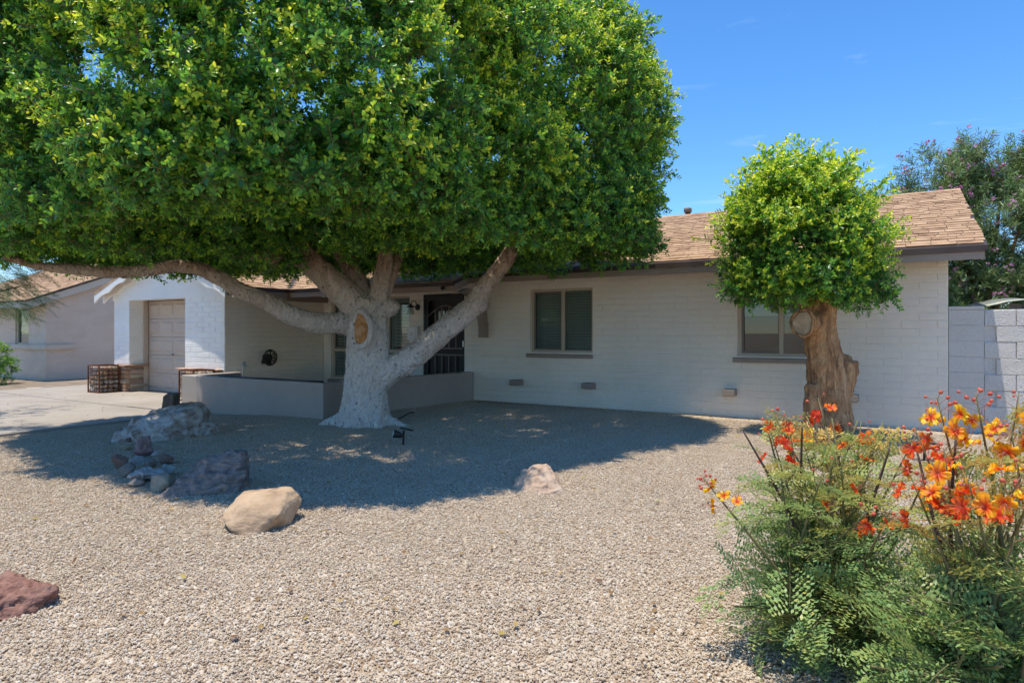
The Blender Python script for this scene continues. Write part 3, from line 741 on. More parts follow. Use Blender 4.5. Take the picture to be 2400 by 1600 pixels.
def hose_reel():
    t = thing('hose_reel', 'dark iron hose reel with scrollwork disc on the garage side wall', 'hose reel', (XG1, -1.31, .75))
    b = MB(); b.prism([(-.06, -.13), (-.02, .06), (.06, .06), (.06, -.13)], .002, .19, 'x'); 
    bevel(b.build('bracket', M['black'], t), .01)
    x = .22; ring = [(x, .16 * math.cos(a), .16 * math.sin(a)) for a in np.linspace(0, 2 * math.pi, 33)]
    MB().tube(ring, .012, 6, caps=False).build('rim', M['black'], t)
    s = MB()
    for k in range(8):
        a = k * math.pi / 4
        s.tube([(x, .025 * math.cos(a), .025 * math.sin(a)), (x, .155 * math.cos(a), .155 * math.sin(a))], .008, 5)
        c = Vector((x, .105 * math.cos(a + .39), .105 * math.sin(a + .39)))
        s.tube([c + Vector((0, .033 * math.cos(q), .033 * math.sin(q))) for q in np.linspace(0, 6.283, 13)], .006, 5, caps=False)
    s.build('scrollwork', M['black'], t)
    MB().tube([(x - .03, 0, 0), (x + .02, 0, 0)], .045, 12).build('hub', M['black'], t)
    MB().tube([(.19, .14 * math.cos(a), .14 * math.sin(a)) for a in np.linspace(0, 2 * math.pi, 25)], .012, 6, caps=False).build('rim', M['black'], t)
hose_reel()
t = thing('outdoor_tap', 'white standpipe with a small tap on the garage side wall', 'tap', (XG1, -1.83, 0))
MB().tube([(.05, 0, .0), (.05, 0, .6), (.02, 0, .62), (-.0, 0, .62)], .022, 10).build('pipe', M['pvc'], t)
MB().tube([(.05, 0, .62), (.13, .0, .62), (.15, 0, .58)], .016, 8).tube([(.10, 0, .62), (.10, 0, .67)], .008, 6).tube([(.10, -.03, .67), (.10, .03, .67)], .012, 6).build('tap', M['steel'], t)

# ================================================================== LOW PLANTER WALL
def low_wall():
    root = thing('low_wall', 'low taupe stucco wall enclosing the entry behind the big tree', 'wall', (0, 0, 0))
    zt = 0.525; th = 0.17
    o = MB().prism([(-10.68, -3.4), (-7.17, -3.4), (-7.17 - .17, -3.4 + th), (-10.68, -3.4 + th)], -0.15, zt, 'z').build('front', M['planter'], root); bevel(o, .014)
    o = MB().prism([(-7.17, -3.398), (-6.84, -.004), (-6.84 - th, -.004), (-7.17 - th, -3.4 + th)], -0.15, zt - .002, 'z').build('side', M['planter'], root); bevel(o, .014)
    o = MB().box(-10.68, -10.68 + th, -3.4 + th + .001, -2.33, -0.15, zt - .001).build('side', M['planter'], root); bevel(o, .014)
    pts = [(-9.75 + .08 * math.sin(i * .9) * .0 + i * .155, -3.32 + .018 * math.sin(i * .8), zt + .013) for i in range(17)]
    h = MB().tube(pts, .013, 6).build('drip_hose', M['black']); tag(h, 'thin black irrigation hose lying along the low wall', 'hose')
low_wall()

# ================================================================== BLOCK FENCE, SHED
def fence():
    root = thing('block_wall', 'grey concrete block wall joining the right end of the house', 'wall', (0, 0, 0))
    pil = MB().box(XR + .004, .955, .012, .2, -.1, 1.555).build('pilaster', M['cmu_smooth'], root)
    for r_ in range(8):
        b = MB(); za = -.04 + r_ * .2; x0, x1 = XR + .006, .953; c = .006
        b.box(x0, x1, 0.004, .03, za + .003, min(za + .197, 1.553)); bevel(b.build('block', M['cmu_smooth'], pil), .004)
    MB().box(XR + .004, .957, -.004, .2, 1.557, 1.60).build('cap', M['cmu_smooth'], pil)
    MB().box(.958, 4.6, .03, .19, -.1, 1.555).build('core', M['cmu'], root)
    for r_ in range(8):
        za = 1.55 - (r_ + 1) * .2032; x = .958 - (.0 if r_ % 2 else .2032) + .12
        while x < 4.6:
            a, c = max(x, .958), min(x + .4064, 4.6)
            if c - a > .06:
                me = block_mesh(round(c - a, 2), 'cmu', .2032, j=.0018); o = link('block', me, root, (a, .008 + rgb.gauss(0, .001), za))
            x += .4064
fence()
def shed():
    root = thing('shed', 'weathered shed with a curled sheet metal roof behind the block wall', 'shed', (0, 0, 0))
    y = 1.2
    for i in range(22):
        x = 1.35 + i * .15
        MB().box(x, x + .143, y, y + .02, -.1, 1.66 + .0 * i).build('board', M['screenframe'] if i % 3 else M['taupe'], root)
    n = 40; b = MB(); vs = []; fs = []
    for j in range(2):
        for i in range(n + 1):
            x = 1.0 + i * .1; k = max(0, (1.5 - x)); zz = 1.705 - .035 * min(1, k * 1.6) ** 2 * (1.5) + .015 * math.sin(x * 9) - .012 * (i > 8) + .02 * math.sin(x * 2.3)
            if i < 3: zz -= .05 * (3 - i) * .5
            vs.append((x, y - .25 + j * 1.8, zz + j * .10))
    for i in range(n): fs.append((i, i + 1, n + 2 + i, n + 1 + i))
    b.add(vs, fs, 0, 0, True); o = b.build('sheet_roof', M['tin'], root); md = o.modifiers.new('s', 'SOLIDIFY'); md.thickness = .012
    b = MB(); b.box(2.0, 2.6, y + .5, y + 1.0, 1.74, 1.80); b.box(2.85, 3.2, y + .4, y + .9, 1.74, 1.83); bevel(b.build('roof_scrap', M['screenframe'], root), .01)
M['tin'] = mat('dull_sheet_metal', [(0.3, (0.16, 0.18, 0.15)), (0.6, (0.30, 0.31, 0.26)), (0.8, (0.42, 0.38, 0.27))], 3, 0.5, 0.1, metal=0.3)
shed()

# ================================================================== NEIGHBOUR'S HOUSE
def neighbour():
    root = thing('neighbouring_house', 'pinkish beige stucco house with a shingle roof beyond the driveway', 'house', (0, 0, 0))
    X0, Y0 = -20.4, -1.36; z0 = -.12
    MB().prism([(Y0, z0 + .09), (8, z0 + .09), (8, 2.3), (3.8, 2.35 + .4 * (3.8 - Y0)), (Y0, 2.31)], X0 - .2, X0, 'x').build('wall', M['stucco'], root)
    wx0, wx1, wz0, wz1 = -22.25, -21.42, .92, 1.98
    b = MB()
    for (a, c, p, q) in rects_with_holes(-27.5, X0 - .201, z0 + .09, 2.31, [(wx0, wx1, wz0, wz1)]): b.box(a, c, Y0 + .002, Y0 + .2, p, q)
    b.build('wall', M['stucco'], root)
    MB().box(-27.5, X0 + .03, Y0 - .03, 8, z0, z0 + .088).build('plinth', M['stucco_trim'], root)
    MB().box(-27.5, X0 + .075, Y0 - .075, Y0 - .002, .78, .915).build('sill_band', M['stucco_trim'], root)
    MB().box(X0 + .002, X0 + .075, Y0 - .0, Y0 + .72, .78, .915).build('sill_band', M['stucco_trim'], root)
    b = MB(); b.box(wx0, wx0 + .05, Y0 + .05, Y0 + .1, wz0, wz1); b.box(wx1 - .05, wx1, Y0 + .05, Y0 + .1, wz0, wz1); b.box(wx0 + .05, wx1 - .05, Y0 + .05, Y0 + .1, wz0, wz0 + .04); b.box(wx0 + .05, wx1 - .05, Y0 + .05, Y0 + .1, wz1 - .05, wz1)
    win = b.build('window', M['stucco_trim'], root)
    MB().box(wx0 + .05, wx1 - .05, Y0 + .08, Y0 + .085, wz0 + .04, wz1 - .05).build('pane', M['glass'], win)
    for i in range(22):
        z = wz0 + .05 + i * .048; MB().box(wx0 + .05, wx1 - .05, -.001, .001, -.022, .022, M=Matrix.Translation((0, Y0 + .13, z)) @ Matrix.Rotation(R(20), 4, 'X')).build('slat', M['blind'], win)
    MB().box(wx0, wx1, Y0 + .2, Y0 + .21, wz0, wz1).build('backing', M['interior'], win)
    s = .4; oh = .55; xe = X0 + .25
    def zr(Y): return 2.36 + s * (Y - Y0 + .0)
    rf = slab_on([(xe, Y0 - oh, zr(Y0 - oh)), (xe, 3.8, zr(3.8)), (-28, 3.8, zr(3.8)), (-28, Y0 - oh, zr(Y0 - oh))], .05, 'roof', 'drip', root)
    slab_on([(xe, 3.8, zr(3.8)), (xe, 9, zr(3.8) - 2.0), (-28, 9, zr(3.8) - 2.0), (-28, 3.8, zr(3.8))], .05, 'roof', 'shingle', root)
    n0 = len(shing)
    vv = Vector((0, 1, s)).normalized()
    lay_shingles(rf, (0, Y0 - oh - .03, zr(Y0 - oh - .03)), (1, 0, 0), vv, 40, .145, lambda q: (-27.5, xe))
    bb = MB()
    for (m, wd, ti, owner) in shing[n0:]:
        me = shingle_mesh(wd, ti); bb.add([m @ v.co for v in me.vertices], [list(p.vertices) for p in me.polygons], 0, ti)
    stuff(bb.build('shingles', M['shingle'], rf))
    board('rake_board', (xe - .03, Y0 - oh, zr(Y0 - oh)), (xe - .03, 3.8, zr(3.8)), (-.04, 0, 0), .2, 'stucco_trim', root, .05)
    MB().box(-28, xe, Y0 - oh, Y0 - oh + .04, zr(Y0 - oh) - .2, zr(Y0 - oh) - .055).build('fascia', M['stucco_trim'], root)
neighbour()

# ================================================================== FOLIAGE
def leaf_into(b, p, d, nrm, ln, wd, tint, fold=0.25, mi=0):
    """a folded leaf: stalk end p, pointing along d, face normal nrm"""
    d = d.normalized(); s = d.cross(nrm)
    if s.length < 1e-5: s = d.orthogonal()
    s.normalize(); nn = s.cross(d)
    c1 = p + d * ln * .42 - nn * wd * fold; tip = p + d * ln - nn * ln * .10
    a1 = p + d * ln * .38 + s * wd * .5; a2 = p + d * ln * .75 + s * wd * .38 - nn * ln * .04
    b1 = p + d * ln * .38 - s * wd * .5; b2 = p + d * ln * .75 - s * wd * .38 - nn * ln * .04
    b.add([p, a1, a2, tip, b2, b1, c1], [(0, 6, 1), (6, 2, 1), (6, 3, 2), (0, 5, 6), (6, 5, 4), (6, 4, 3)], mi, tint, True)

def spray(seed, tip_tint, base_tint, n_side=6, length=.34, leaf=.048, droop=0.0):
    """a leafy shoot growing along +Z with side shoots; old leaves dark, tips pale"""
    rg = random.Random(seed); b = MB()
    def shoot(p0, d0, ln, lv):
        p = Vector(p0); d = Vector(d0).normalized(); steps = max(4, int(ln / .026)); pts = [p.copy()]
        az = rg.uniform(0, 6.28)
        for i in range(steps):
            f = (i + 1) / steps
            d = (d + Vector((rg.gauss(0, .10), rg.gauss(0, .10), rg.gauss(0, .06) + .03 - droop))).normalized()
            p = p + d * ln / steps; pts.append(p.copy()); az += 2.4
            nlf = 2 if f > .85 else 1
            for q in range(nlf + (1 if lv else 0)):
                sd = d.orthogonal().normalized(); sd = Matrix.Rotation(az + q * 2.1, 3, d) @ sd
                ld = (sd * rg.uniform(.7, 1.1) + d * (.25 + .65 * f)).normalized()
                up = (d * .6 + Vector((0, 0, .8)) + Vector((rg.gauss(0, .35), rg.gauss(0, .35), rg.gauss(0, .3))))
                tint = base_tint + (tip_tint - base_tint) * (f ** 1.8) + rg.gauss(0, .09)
                L_ = leaf * rg.uniform(.7, 1.15) * (1 - .25 * f * f)
                leaf_into(b, p + ld * .004, ld, up, L_, L_ * rg.uniform(.48, .62), min(1, max(0, tint)), rg.uniform(.12, .3))
        b.tube(pts, [.0035 * (1 - .7 * i / len(pts)) for i in range(len(pts))], 3, 1, .3, caps=False)
        return pts
    main = shoot((0, 0, -.05), (rg.gauss(0, .12), rg.gauss(0, .12), 1), length, 0)
    for k in range(n_side):
        j = 1 + int((len(main) - 3) * k / n_side); a = k * 2.4 + rg.uniform(-.4, .4); c = main[j]
        shoot(c, (math.cos(a), math.sin(a), rg.uniform(.5, 1.1)), length * rg.uniform(.38, .62), 1)
    return b

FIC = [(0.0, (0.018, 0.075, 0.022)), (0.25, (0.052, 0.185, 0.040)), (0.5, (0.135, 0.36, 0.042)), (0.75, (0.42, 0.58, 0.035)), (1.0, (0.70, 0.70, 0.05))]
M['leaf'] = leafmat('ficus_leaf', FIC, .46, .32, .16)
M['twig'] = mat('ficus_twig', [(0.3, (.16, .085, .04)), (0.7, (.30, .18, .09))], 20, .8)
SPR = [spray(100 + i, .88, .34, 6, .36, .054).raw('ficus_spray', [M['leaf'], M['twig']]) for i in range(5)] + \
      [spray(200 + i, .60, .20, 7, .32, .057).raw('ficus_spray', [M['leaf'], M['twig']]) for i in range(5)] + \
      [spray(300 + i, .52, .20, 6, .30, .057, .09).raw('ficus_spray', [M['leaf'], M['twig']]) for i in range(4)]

def orient(d, roll):
    return (Vector(d).to_track_quat('Z', 'Y') @ Euler((0, 0, roll)).to_quaternion()).to_euler()

def crown(name, lobes, per_m2, inner, seed, parent, zb_rise=.0, bare=(), scale=(0.8, 1.2), young=0.55, keep=None, ball=False, shoots=0):
    """leafy shoots over the surface of several merged lobes: (cx, cy, R, z bottom, z top)"""
    rg = random.Random(seed); pts, rots, scl, idx = [], [], [], []
    def prof(h):          # radius over height 0..1 of a clipped dome, or of a ball
        if ball: return math.sqrt(max(0, 1 - abs((h - .46) / .56) ** 2.2))
        return .86 + .14 * min(1, h / .18) if h < .18 else 1.0 if h < .48 else math.sqrt(max(0, 1 - ((h - .48) / .52) ** 2.3))
    def inside(p, skip, m=.16):
        for i, (cx, cy, R_, zb, zt) in enumerate(lobes):
            if i == skip: continue
            r = math.hypot(p.x - cx, p.y - cy); zz = zb + zb_rise * max(0, 1 - (r / R_) ** 2)
            if zz + m < p.z < zt - m and r < R_ * prof((p.z - zb) / (zt - zb)) - m: return True
        return False
    for li, (cx, cy, R_, zb, zt) in enumerate(lobes):
        H = zt - zb
        area = 2 * math.pi * R_ * H * .85 + 2 * math.pi * R_ * R_
        n = int(area * (per_m2 + inner))
        for k in range(n):
            lay = 0 if rg.random() < per_m2 / (per_m2 + inner) else 1
            part = rg.random()
            an = rg.uniform(0, 2 * math.pi)
            if part < .26:          # underside
                rr = R_ * math.sqrt(rg.random()) * .97; z = zb + zb_rise * (1 - (rr / R_) ** 2) + rg.uniform(-.04, .12) + lay * .22
                p = Vector((cx + rr * math.cos(an), cy + rr * math.sin(an), z)); d = Vector((math.cos(an) * .7 * rr / R_ + rg.gauss(0, .45), math.sin(an) * .7 * rr / R_ + rg.gauss(0, .45), rg.uniform(-.9, .1)))
                kind = 2
            else:
                h = rg.random() ** .92
                rr = prof(h)
                g1 = 1 + (.10 if R_ > 1.5 else .24) * mnoise.noise(Vector((math.cos(an) * R_ * .75 + cx, math.sin(an) * R_ * .75 + cy, h * H * .75 + seed))) + .085 * mnoise.noise(Vector((math.cos(an) * R_ * 2.2, math.sin(an) * R_ * 2.2, h * H * 2.2 + seed)))
                if h > .85: rr = rr * math.sqrt(rg.random())
                z = zb + h * H * (1 + .5 * (g1 - 1)); r = R_ * rr * g1 - lay * rg.uniform(.12, .5 if R_ > 1.5 else .3) - rg.uniform(0, .10)
                if h > .85: z -= lay * .3
                gap = mnoise.noise(Vector((math.cos(an) * R_ * 2.4 + 7, math.sin(an) * R_ * 2.4, z * 2.4)))
                if lay == 0 and gap < -.12: continue
                if h > .9 and rg.random() < (.5 if R_ > 1.5 else 0): continue
                p = Vector((cx + r * math.cos(an), cy + r * math.sin(an), z))
                upw = .25 + 1.3 * h ** 1.6
                d = Vector((math.cos(an) + rg.gauss(0, .3), math.sin(an) + rg.gauss(0, .3), upw + rg.gauss(0, .25)))
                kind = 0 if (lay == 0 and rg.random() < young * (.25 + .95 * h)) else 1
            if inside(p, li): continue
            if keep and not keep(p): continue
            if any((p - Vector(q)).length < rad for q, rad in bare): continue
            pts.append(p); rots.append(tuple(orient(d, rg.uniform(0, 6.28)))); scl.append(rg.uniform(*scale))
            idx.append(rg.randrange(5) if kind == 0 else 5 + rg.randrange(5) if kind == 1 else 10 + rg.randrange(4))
    for k in range(shoots):         # long stray shoots
        cx, cy, R_, zb, zt = rg.choice(lobes); an = rg.uniform(0, 6.28); h = rg.uniform(.35, 1); rr = R_ * prof(h) * .92
        pts.append(Vector((cx + rr * math.cos(an), cy + rr * math.sin(an), zb + h * (zt - zb)))); rots.append(tuple(orient(Vector((math.cos(an) * (1.1 - h), math.sin(an) * (1.1 - h), .4 + h)), rg.uniform(0, 6.28)))); scl.append(rg.uniform(1.15, 1.6)); idx.append(rg.randrange(5))
    o = gn_scatter(name, pts, rots, scl, idx, SPR, parent); stuff(o)
    return o, len(pts)

# ---------------------------------------------------------- trunks
def bark(name, base, whit=None):
    m, t, b, l = nodes(name); n = t.nodes
    g = n.new('ShaderNodeNewGeometry'); mp_ = n.new('ShaderNodeMapping'); mp_.inputs['Scale'].default_value = base.get('stretch', (1, 1, 1)); l(g.outputs['Position'], mp_.inputs['Vector'])
    n1 = n.new('ShaderNodeTexNoise'); n1.inputs['Scale'].default_value = base['s']; n1.inputs['Detail'].default_value = 9; n1.inputs['Roughness'].default_value = .68; n1.inputs['Distortion'].default_value = base.get('dist', .6); l(mp_.outputs[0], n1.inputs['Vector'])
    r = n.new('ShaderNodeValToRGB'); st = base['stops']
    while len(r.color_ramp.elements) < len(st): r.color_ramp.elements.new(.5)
    for e, (p, c) in zip(r.color_ramp.elements, st): e.position = p; e.color = (*c, 1)
    l(n1.outputs['Fac'], r.inputs['Fac']); col = r.outputs[0]
    def mixc(fac, a, c2):
        q = n.new('ShaderNodeMix'); q.data_type = 'RGBA'; l(fac, q.inputs[0]); l(a, q.inputs[6])
        if isinstance(c2, tuple): q.inputs[7].default_value = (*c2, 1)
        else: l(c2, q.inputs[7])
        return q.outputs[2]
    if whit:
        sp = n.new('ShaderNodeSeparateXYZ'); l(g.outputs['Position'], sp.inputs[0])
        n2 = n.new('ShaderNodeTexNoise'); n2.inputs['Scale'].default_value = 1.6; n2.inputs['Detail'].default_value = 8; l(g.outputs['Position'], n2.inputs['Vector'])
        ad = n.new('ShaderNodeMath'); ad.operation = 'MULTIPLY_ADD'; ad.inputs[1].default_value = 1.0; l(n2.outputs['Fac'], ad.inputs[0]); l(sp.outputs['Z'], ad.inputs[2])
        mr = n.new('ShaderNodeMapRange'); mr.inputs['From Min'].default_value = whit[0]; mr.inputs['From Max'].default_value = whit[1]; mr.inputs['To Min'].default_value = .95; mr.inputs['To Max'].default_value = 0.0; l(ad.outputs[0], mr.inputs['Value'])
        n3 = n.new('ShaderNodeTexNoise'); n3.inputs['Scale'].default_value = 16; n3.inputs['Detail'].default_value = 8; n3.inputs['Roughness'].default_value = .7; n3.inputs['Distortion'].default_value = 1.2; l(mp_.outputs[0], n3.inputs['Vector'])
        wr = n.new('ShaderNodeValToRGB'); wr.color_ramp.elements[0].position = .31; wr.color_ramp.elements[0].color = (.20, .175, .16, 1); wr.color_ramp.elements[1].position = .49; wr.color_ramp.elements[1].color = (.74, .68, .61, 1); l(n3.outputs['Fac'], wr.inputs['Fac'])
        col = mixc(mr.outputs[0], col, wr.outputs[0])
        vo = n.new('ShaderNodeTexVoronoi'); vo.inputs['Scale'].default_value = 11; vo.inputs['Randomness'].default_value = 1; l(g.outputs['Position'], vo.inputs['Vector'])
        v2 = n.new('ShaderNodeMapRange'); v2.inputs['From Min'].default_value = .10; v2.inputs['From Max'].default_value = .24; v2.inputs['To Min'].default_value = .85; v2.inputs['To Max'].default_value = 0; l(vo.outputs['Distance'], v2.inputs['Value'])
        s2 = n.new('ShaderNodeSeparateColor'); l(vo.outputs['Color'], s2.inputs[0]); gt = n.new('ShaderNodeMath'); gt.operation = 'GREATER_THAN'; gt.inputs[1].default_value = .62; l(s2.outputs[0], gt.inputs[0])
        mu = n.new('ShaderNodeMath'); mu.operation = 'MULTIPLY'; l(v2.outputs[0], mu.inputs[0]); l(gt.outputs[0], mu.inputs[1])
        col = mixc(mu.outputs[0], col, (.13, .085, .06))
    l(col, b.inputs['Base Color']); b.inputs['Roughness'].default_value = .9; b.inputs['Specular IOR Level'].default_value = .2
    bu = n.new('ShaderNodeBump'); bu.inputs['Strength'].default_value = base.get('bump', .6); bu.inputs['Distance'].default_value = base.get('bd', .02)
    n4 = n.new('ShaderNodeTexNoise'); n4.inputs['Scale'].default_value = base['s'] * 3.2; n4.inputs['Detail'].default_value = 7; n4.inputs['Distortion'].default_value = 1.0; l(mp_.outputs[0], n4.inputs['Vector'])
    l(n4.outputs['Fac'], bu.inputs['Height']); l(bu.outputs[0], b.inputs['Normal'])
    return m
def smooth_path(pts, sub=5):
    """Catmull-Rom through (x, y, z, r)"""
    P = [np.array(p, float) for p in pts]; out = []
    for i in range(len(P) - 1):
        a, b_, c, d = P[max(i - 1, 0)], P[i], P[i + 1], P[min(i + 2, len(P) - 1)]
        for k in range(sub):
            t = k / sub; out.append(.5 * ((2 * b_) + (-a + c) * t + (2 * a - 5 * b_ + 4 * c - d) * t * t + (-a + 3 * b_ - 3 * c + d) * t ** 3))
    out.append(P[-1]); return out
def trunk_mesh(name, limbs, parent, material, voxel=.022, smooth=6, disp=(), n=14):
    b = MB()
    for lim in limbs:
        q = smooth_path(lim); b.tube([p[:3] for p in q], [max(.006, p[3]) for p in q], n)
    o = b.build(name, material, parent)
    md = o.modifiers.new('remesh', 'REMESH'); md.mode = 'VOXEL'; md.voxel_size = voxel; md.use_smooth_shade = True
    md = o.modifiers.new('smooth', 'SMOOTH'); md.factor = .5; md.iterations = smooth
    for (sc_, st) in disp:
        tx = bpy.data.textures.new(name + '_relief', 'CLOUDS'); tx.noise_scale = sc_; tx.noise_depth = 3
        md = o.modifiers.new('relief', 'DISPLACE'); md.texture = tx; md.strength = st; md.mid_level = .5; md.texture_coords = 'GLOBAL'
    return o
def T(x, y, t, r): p = at(x, y, t); return (p.x, p.y, p.z, r)

BIGBARK = dict(s=3.2, stretch=(2.0, 2.0, .8), dist=.8, bump=1.0, bd=.06, stops=[(.25, (.15, .095, .062)), (.45, (.30, .205, .14)), (.62, (.42, .31, .225)), (.8, (.52, .42, .33))])
M['bigbark'] = bark('whitewashed_bark', BIGBARK, (1.55, 2.75))
fic = thing('ficus_tree', 'large ficus tree with whitewashed trunk and wide clipped crown', 'tree', at(855, 992, 8.9))
fic_loc = fic.location.copy()
def local(limbs, o): return [[(p[0] - o.x, p[1] - o.y, p[2] - o.z, p[3]) for p in l_] for l_ in limbs]
t0 = 8.9
limbs = [
    [T(855, 1012, t0, .44), T(855, 985, t0, .385), T(855, 950, t0, .325), T(857, 900, t0, .292), T(862, 845, t0, .295), T(862, 790, t0, .285), T(862, 745, t0, .265), T(868, 700, t0, .215)],
    [T(850, 950, t0, .16), T(815, 978, t0 - .05, .13), T(778, 990, t0 - .05, .085), T(745, 1003, t0, .05)],
    [T(865, 950, t0, .16), T(900, 982, t0 - .05, .11), T(925, 992, t0 - .1, .07), T(955, 1003, t0 - .2, .045)],
    [T(845, 940, t0 - .1, .14), T(840, 985, t0 - .30, .11), T(835, 1003, t0 - .45, .06)],
    [T(880, 930, t0 - .05, .14), T(880, 985, t0 - .28, .09), T(890, 1003, t0 - .4, .05)],
    # long left limb
    [T(850, 765, t0, .17), T(800, 757, t0 - .08, .152), T(740, 757, t0 - .15, .142), T(680, 737, t0 - .25, .132), T(625, 706, t0 - .35, .118), T(570, 684, t0 - .42, .108), T(520, 655, t0 - .5, .10), T(470, 632, t0 - .55, .092), T(410, 624, t0 - .6, .088), T(330, 634, t0 - .7, .080), T(250, 638, t0 - .8, .075), T(170, 630, t0 - .9, .066), T(90, 624, t0 - 1.0, .055), T(10, 600, t0 - 1.1, .045)],
    # big limb to the upper left, forking
    [T(858, 745, t0, .21), T(825, 705, t0 - .03, .205), T(770, 655, t0 - .08, .185), T(735, 620, t0 - .12, .165), T(712, 590, t0 - .15, .14), T(695, 555, t0 - .2, .118), T(675, 500, t0 - .3, .09), T(640, 430, t0 - .4, .06)],
    [T(745, 632, t0 - .12, .13), T(700, 607, t0 - .2, .115), T(640, 603, t0 - .3, .098), T(580, 592, t0 - .4, .085), T(520, 578, t0 - .5, .062), T(480, 566, t0 - .55, .04)],
    # limbs going up
    [T(862, 720, t0 + .05, .16), T(845, 670, t0 + .2, .135), T(812, 610, t0 + .4, .125), T(785, 560, t0 + .55, .115), T(755, 490, t0 + .7, .08)],
    [T(880, 720, t0, .15), T(893, 665, t0 - .02, .125), T(902, 610, t0 - .05, .105), T(908, 560, t0 - .1, .092), T(920, 480, t0 - .1, .06)],
    [T(898, 690, t0 + .1, .11), T(922, 630, t0 + .25, .085), T(940, 580, t0 + .4, .07), T(965, 520, t0 + .5, .05)],
    # knob
    [T(890, 725, t0 - .02, .15), T(918, 722, t0 - .03, .13), T(932, 728, t0 - .03, .085)],
    [T(872, 800, t0 - .05, .2), T(855, 772, t0 - .2, .19), T(846, 772, t0 - .31, .17)],
    # right limb
    [T(868, 905, t0, .22), T(905, 872, t0 - .02, .20), T(960, 842, t0 - .06, .172), T(1010, 800, t0 - .1, .168), T(1060, 758, t0 - .14, .162), T(1105, 722, t0 - .18, .155), T(1128, 685, t0 - .2, .132), T(1150, 655, t0 - .22, .118), T(1182, 615, t0 - .25, .11), T(1215, 560, t0 - .3, .08), T(1270, 470, t0 - .4, .05)],
    [T(1098, 722, t0 - .18, .13), T(1125, 722, t0 - .19, .125), T(1134, 730, t0 - .19, .07)],
]
trunk_mesh('trunk', local(limbs, fic_loc), fic, M['bigbark'], .016, 7, ((.14, .03), (.035, .024)))
def lobe_local(ls, o): return [(a - o.x, b_ - o.y, c, d - o.z, e - o.z) for a, b_, c, d, e in ls]
BL = [(-6.65, -4.05, 3.45, 2.32, 6.3), (-4.65, -2.65, 2.08, 2.34, 5.5), (-8.5, -5.2, 1.9, 2.2, 5.6), (-5.2, -5.6, 1.9, 2.35, 5.7), (-8.6, -2.8, 1.9, 2.45, 5.5)]
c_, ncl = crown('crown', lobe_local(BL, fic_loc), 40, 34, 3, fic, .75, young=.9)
print('big crown shoots', ncl)
# pruning wound on the trunk
M['wound'] = mat('raw_orange_wood', [(.25, (.22, .09, .03)), (.5, (.46, .22, .08)), (.75, (.58, .42, .27))], 9, .9, .5, 40, dist=1.5)
def cut_disc(name, parent, loc, nrm, rw, rh, wood, rim, seed=0, ringw=.035):
    rg = random.Random(seed); q = Vector(nrm).to_track_quat('Z', 'Y').to_matrix().to_4x4(); q.translation = Vector(loc) - parent.location
    b = MB(); n = 28; pr = [(0, .0), (.35, .004), (.7, -.002), (.84, 0.0)]
    vs = [(0, 0, 0)]; fs = []
    for j, (k, z) in enumerate(pr[1:]):
        for i in range(n):
            a = 2 * math.pi * i / n; wv = 1 + .06 * math.sin(3 * a + seed) + .03 * math.sin(7 * a)
            vs.append((rw * k * wv * math.cos(a), rh * k * wv * math.sin(a), z + rg.uniform(-.004, .004)))
    for i in range(n): fs.append((0, 1 + i, 1 + (i + 1) % n))
    for j in range(2):
        for i in range(n): fs.append((1 + j * n + i, 1 + (j + 1) * n + i, 1 + (j + 1) * n + (i + 1) % n, 1 + j * n + (i + 1) % n))
    b.add([q @ Vector(v) for v in vs], fs, 0, 0, True); w_ = b.build(name, wood, parent)
    ring = [q @ Vector((rw * (1 + .06 * math.sin(3 * a + seed) + .03 * math.sin(7 * a)) * math.cos(a), rh * (1 + .06 * math.sin(3 * a + seed)) * math.sin(a), .0)) for a in np.linspace(0, 2 * math.pi, 41)]
    MB().tube(ring, ringw, 8, caps=False).build('callus', rim, w_)
    return w_
cut_disc('pruning_wound', fic, at(846, 772, t0 - .485), Vector((.30, -.95, .03)), .135, .235, M['wound'], M['bigbark'], 2, .038)

# ---------------------------------------------------------- small tree by the right window
SMB = dict(s=4.5, stretch=(2.6, 2.6, .5), dist=1.2, bump=1.0, bd=.05, stops=[(.25, (.085, .052, .032)), (.40, (.27, .145, .075)), (.52, (.50, .27, .125)), (.64, (.66, .41, .21)), (.8, (.58, .47, .35))])
M['smallbark'] = bark('gnarled_bark', SMB)
ts = 7.75
sm = thing('pollarded_tree', 'small pollarded tree with gnarled brown trunk and round bright crown', 'tree', at(1940, 1024, ts)); so = sm.location.copy()
limbs = [
    [T(1945, 1040, ts, .36), T(1943, 1000, ts, .32), T(1942, 940, ts, .285), T(1938, 880, ts, .262), T(1930, 820, ts, .235), T(1922, 770, ts, .215), T(1925, 730, ts, .20), T(1925, 690, ts, .16), T(1930, 640, ts, .12)],
    [T(1925, 760, ts, .17), T(1900, 757, ts - .12, .165), T(1884, 757, ts - .24, .15)],
    [T(1905, 735, ts - .02, .13), T(1885, 705, ts - .03, .10), T(1872, 680, ts - .03, .075), T(1865, 640, ts, .05)],
    [T(1935, 735, ts, .12), T(1950, 690, ts - .02, .075), T(1957, 650, ts - .02, .045), T(1965, 600, ts, .035)],
    [T(1948, 945, ts, .19), T(1972, 905, ts - .02, .165), T(1985, 870, ts - .04, .15), T(1988, 845, ts - .05, .13)],
    [T(1960, 880, ts, .14), T(1975, 850, ts - .02, .13), T(1978, 832, ts - .02, .09)],
    [T(1915, 950, ts - .1, .13), T(1910, 1010, ts - .2, .12), T(1905, 1035, ts - .2, .1)],
    [T(1965, 950, ts - .1, .13), T(1970, 1010, ts - .2, .12), T(1980, 1035, ts - .2, .1)],
    [T(1905, 900, ts - .08, .10), T(1903, 960, ts - .12, .11), T(1898, 1035, ts - .1, .12)],
]
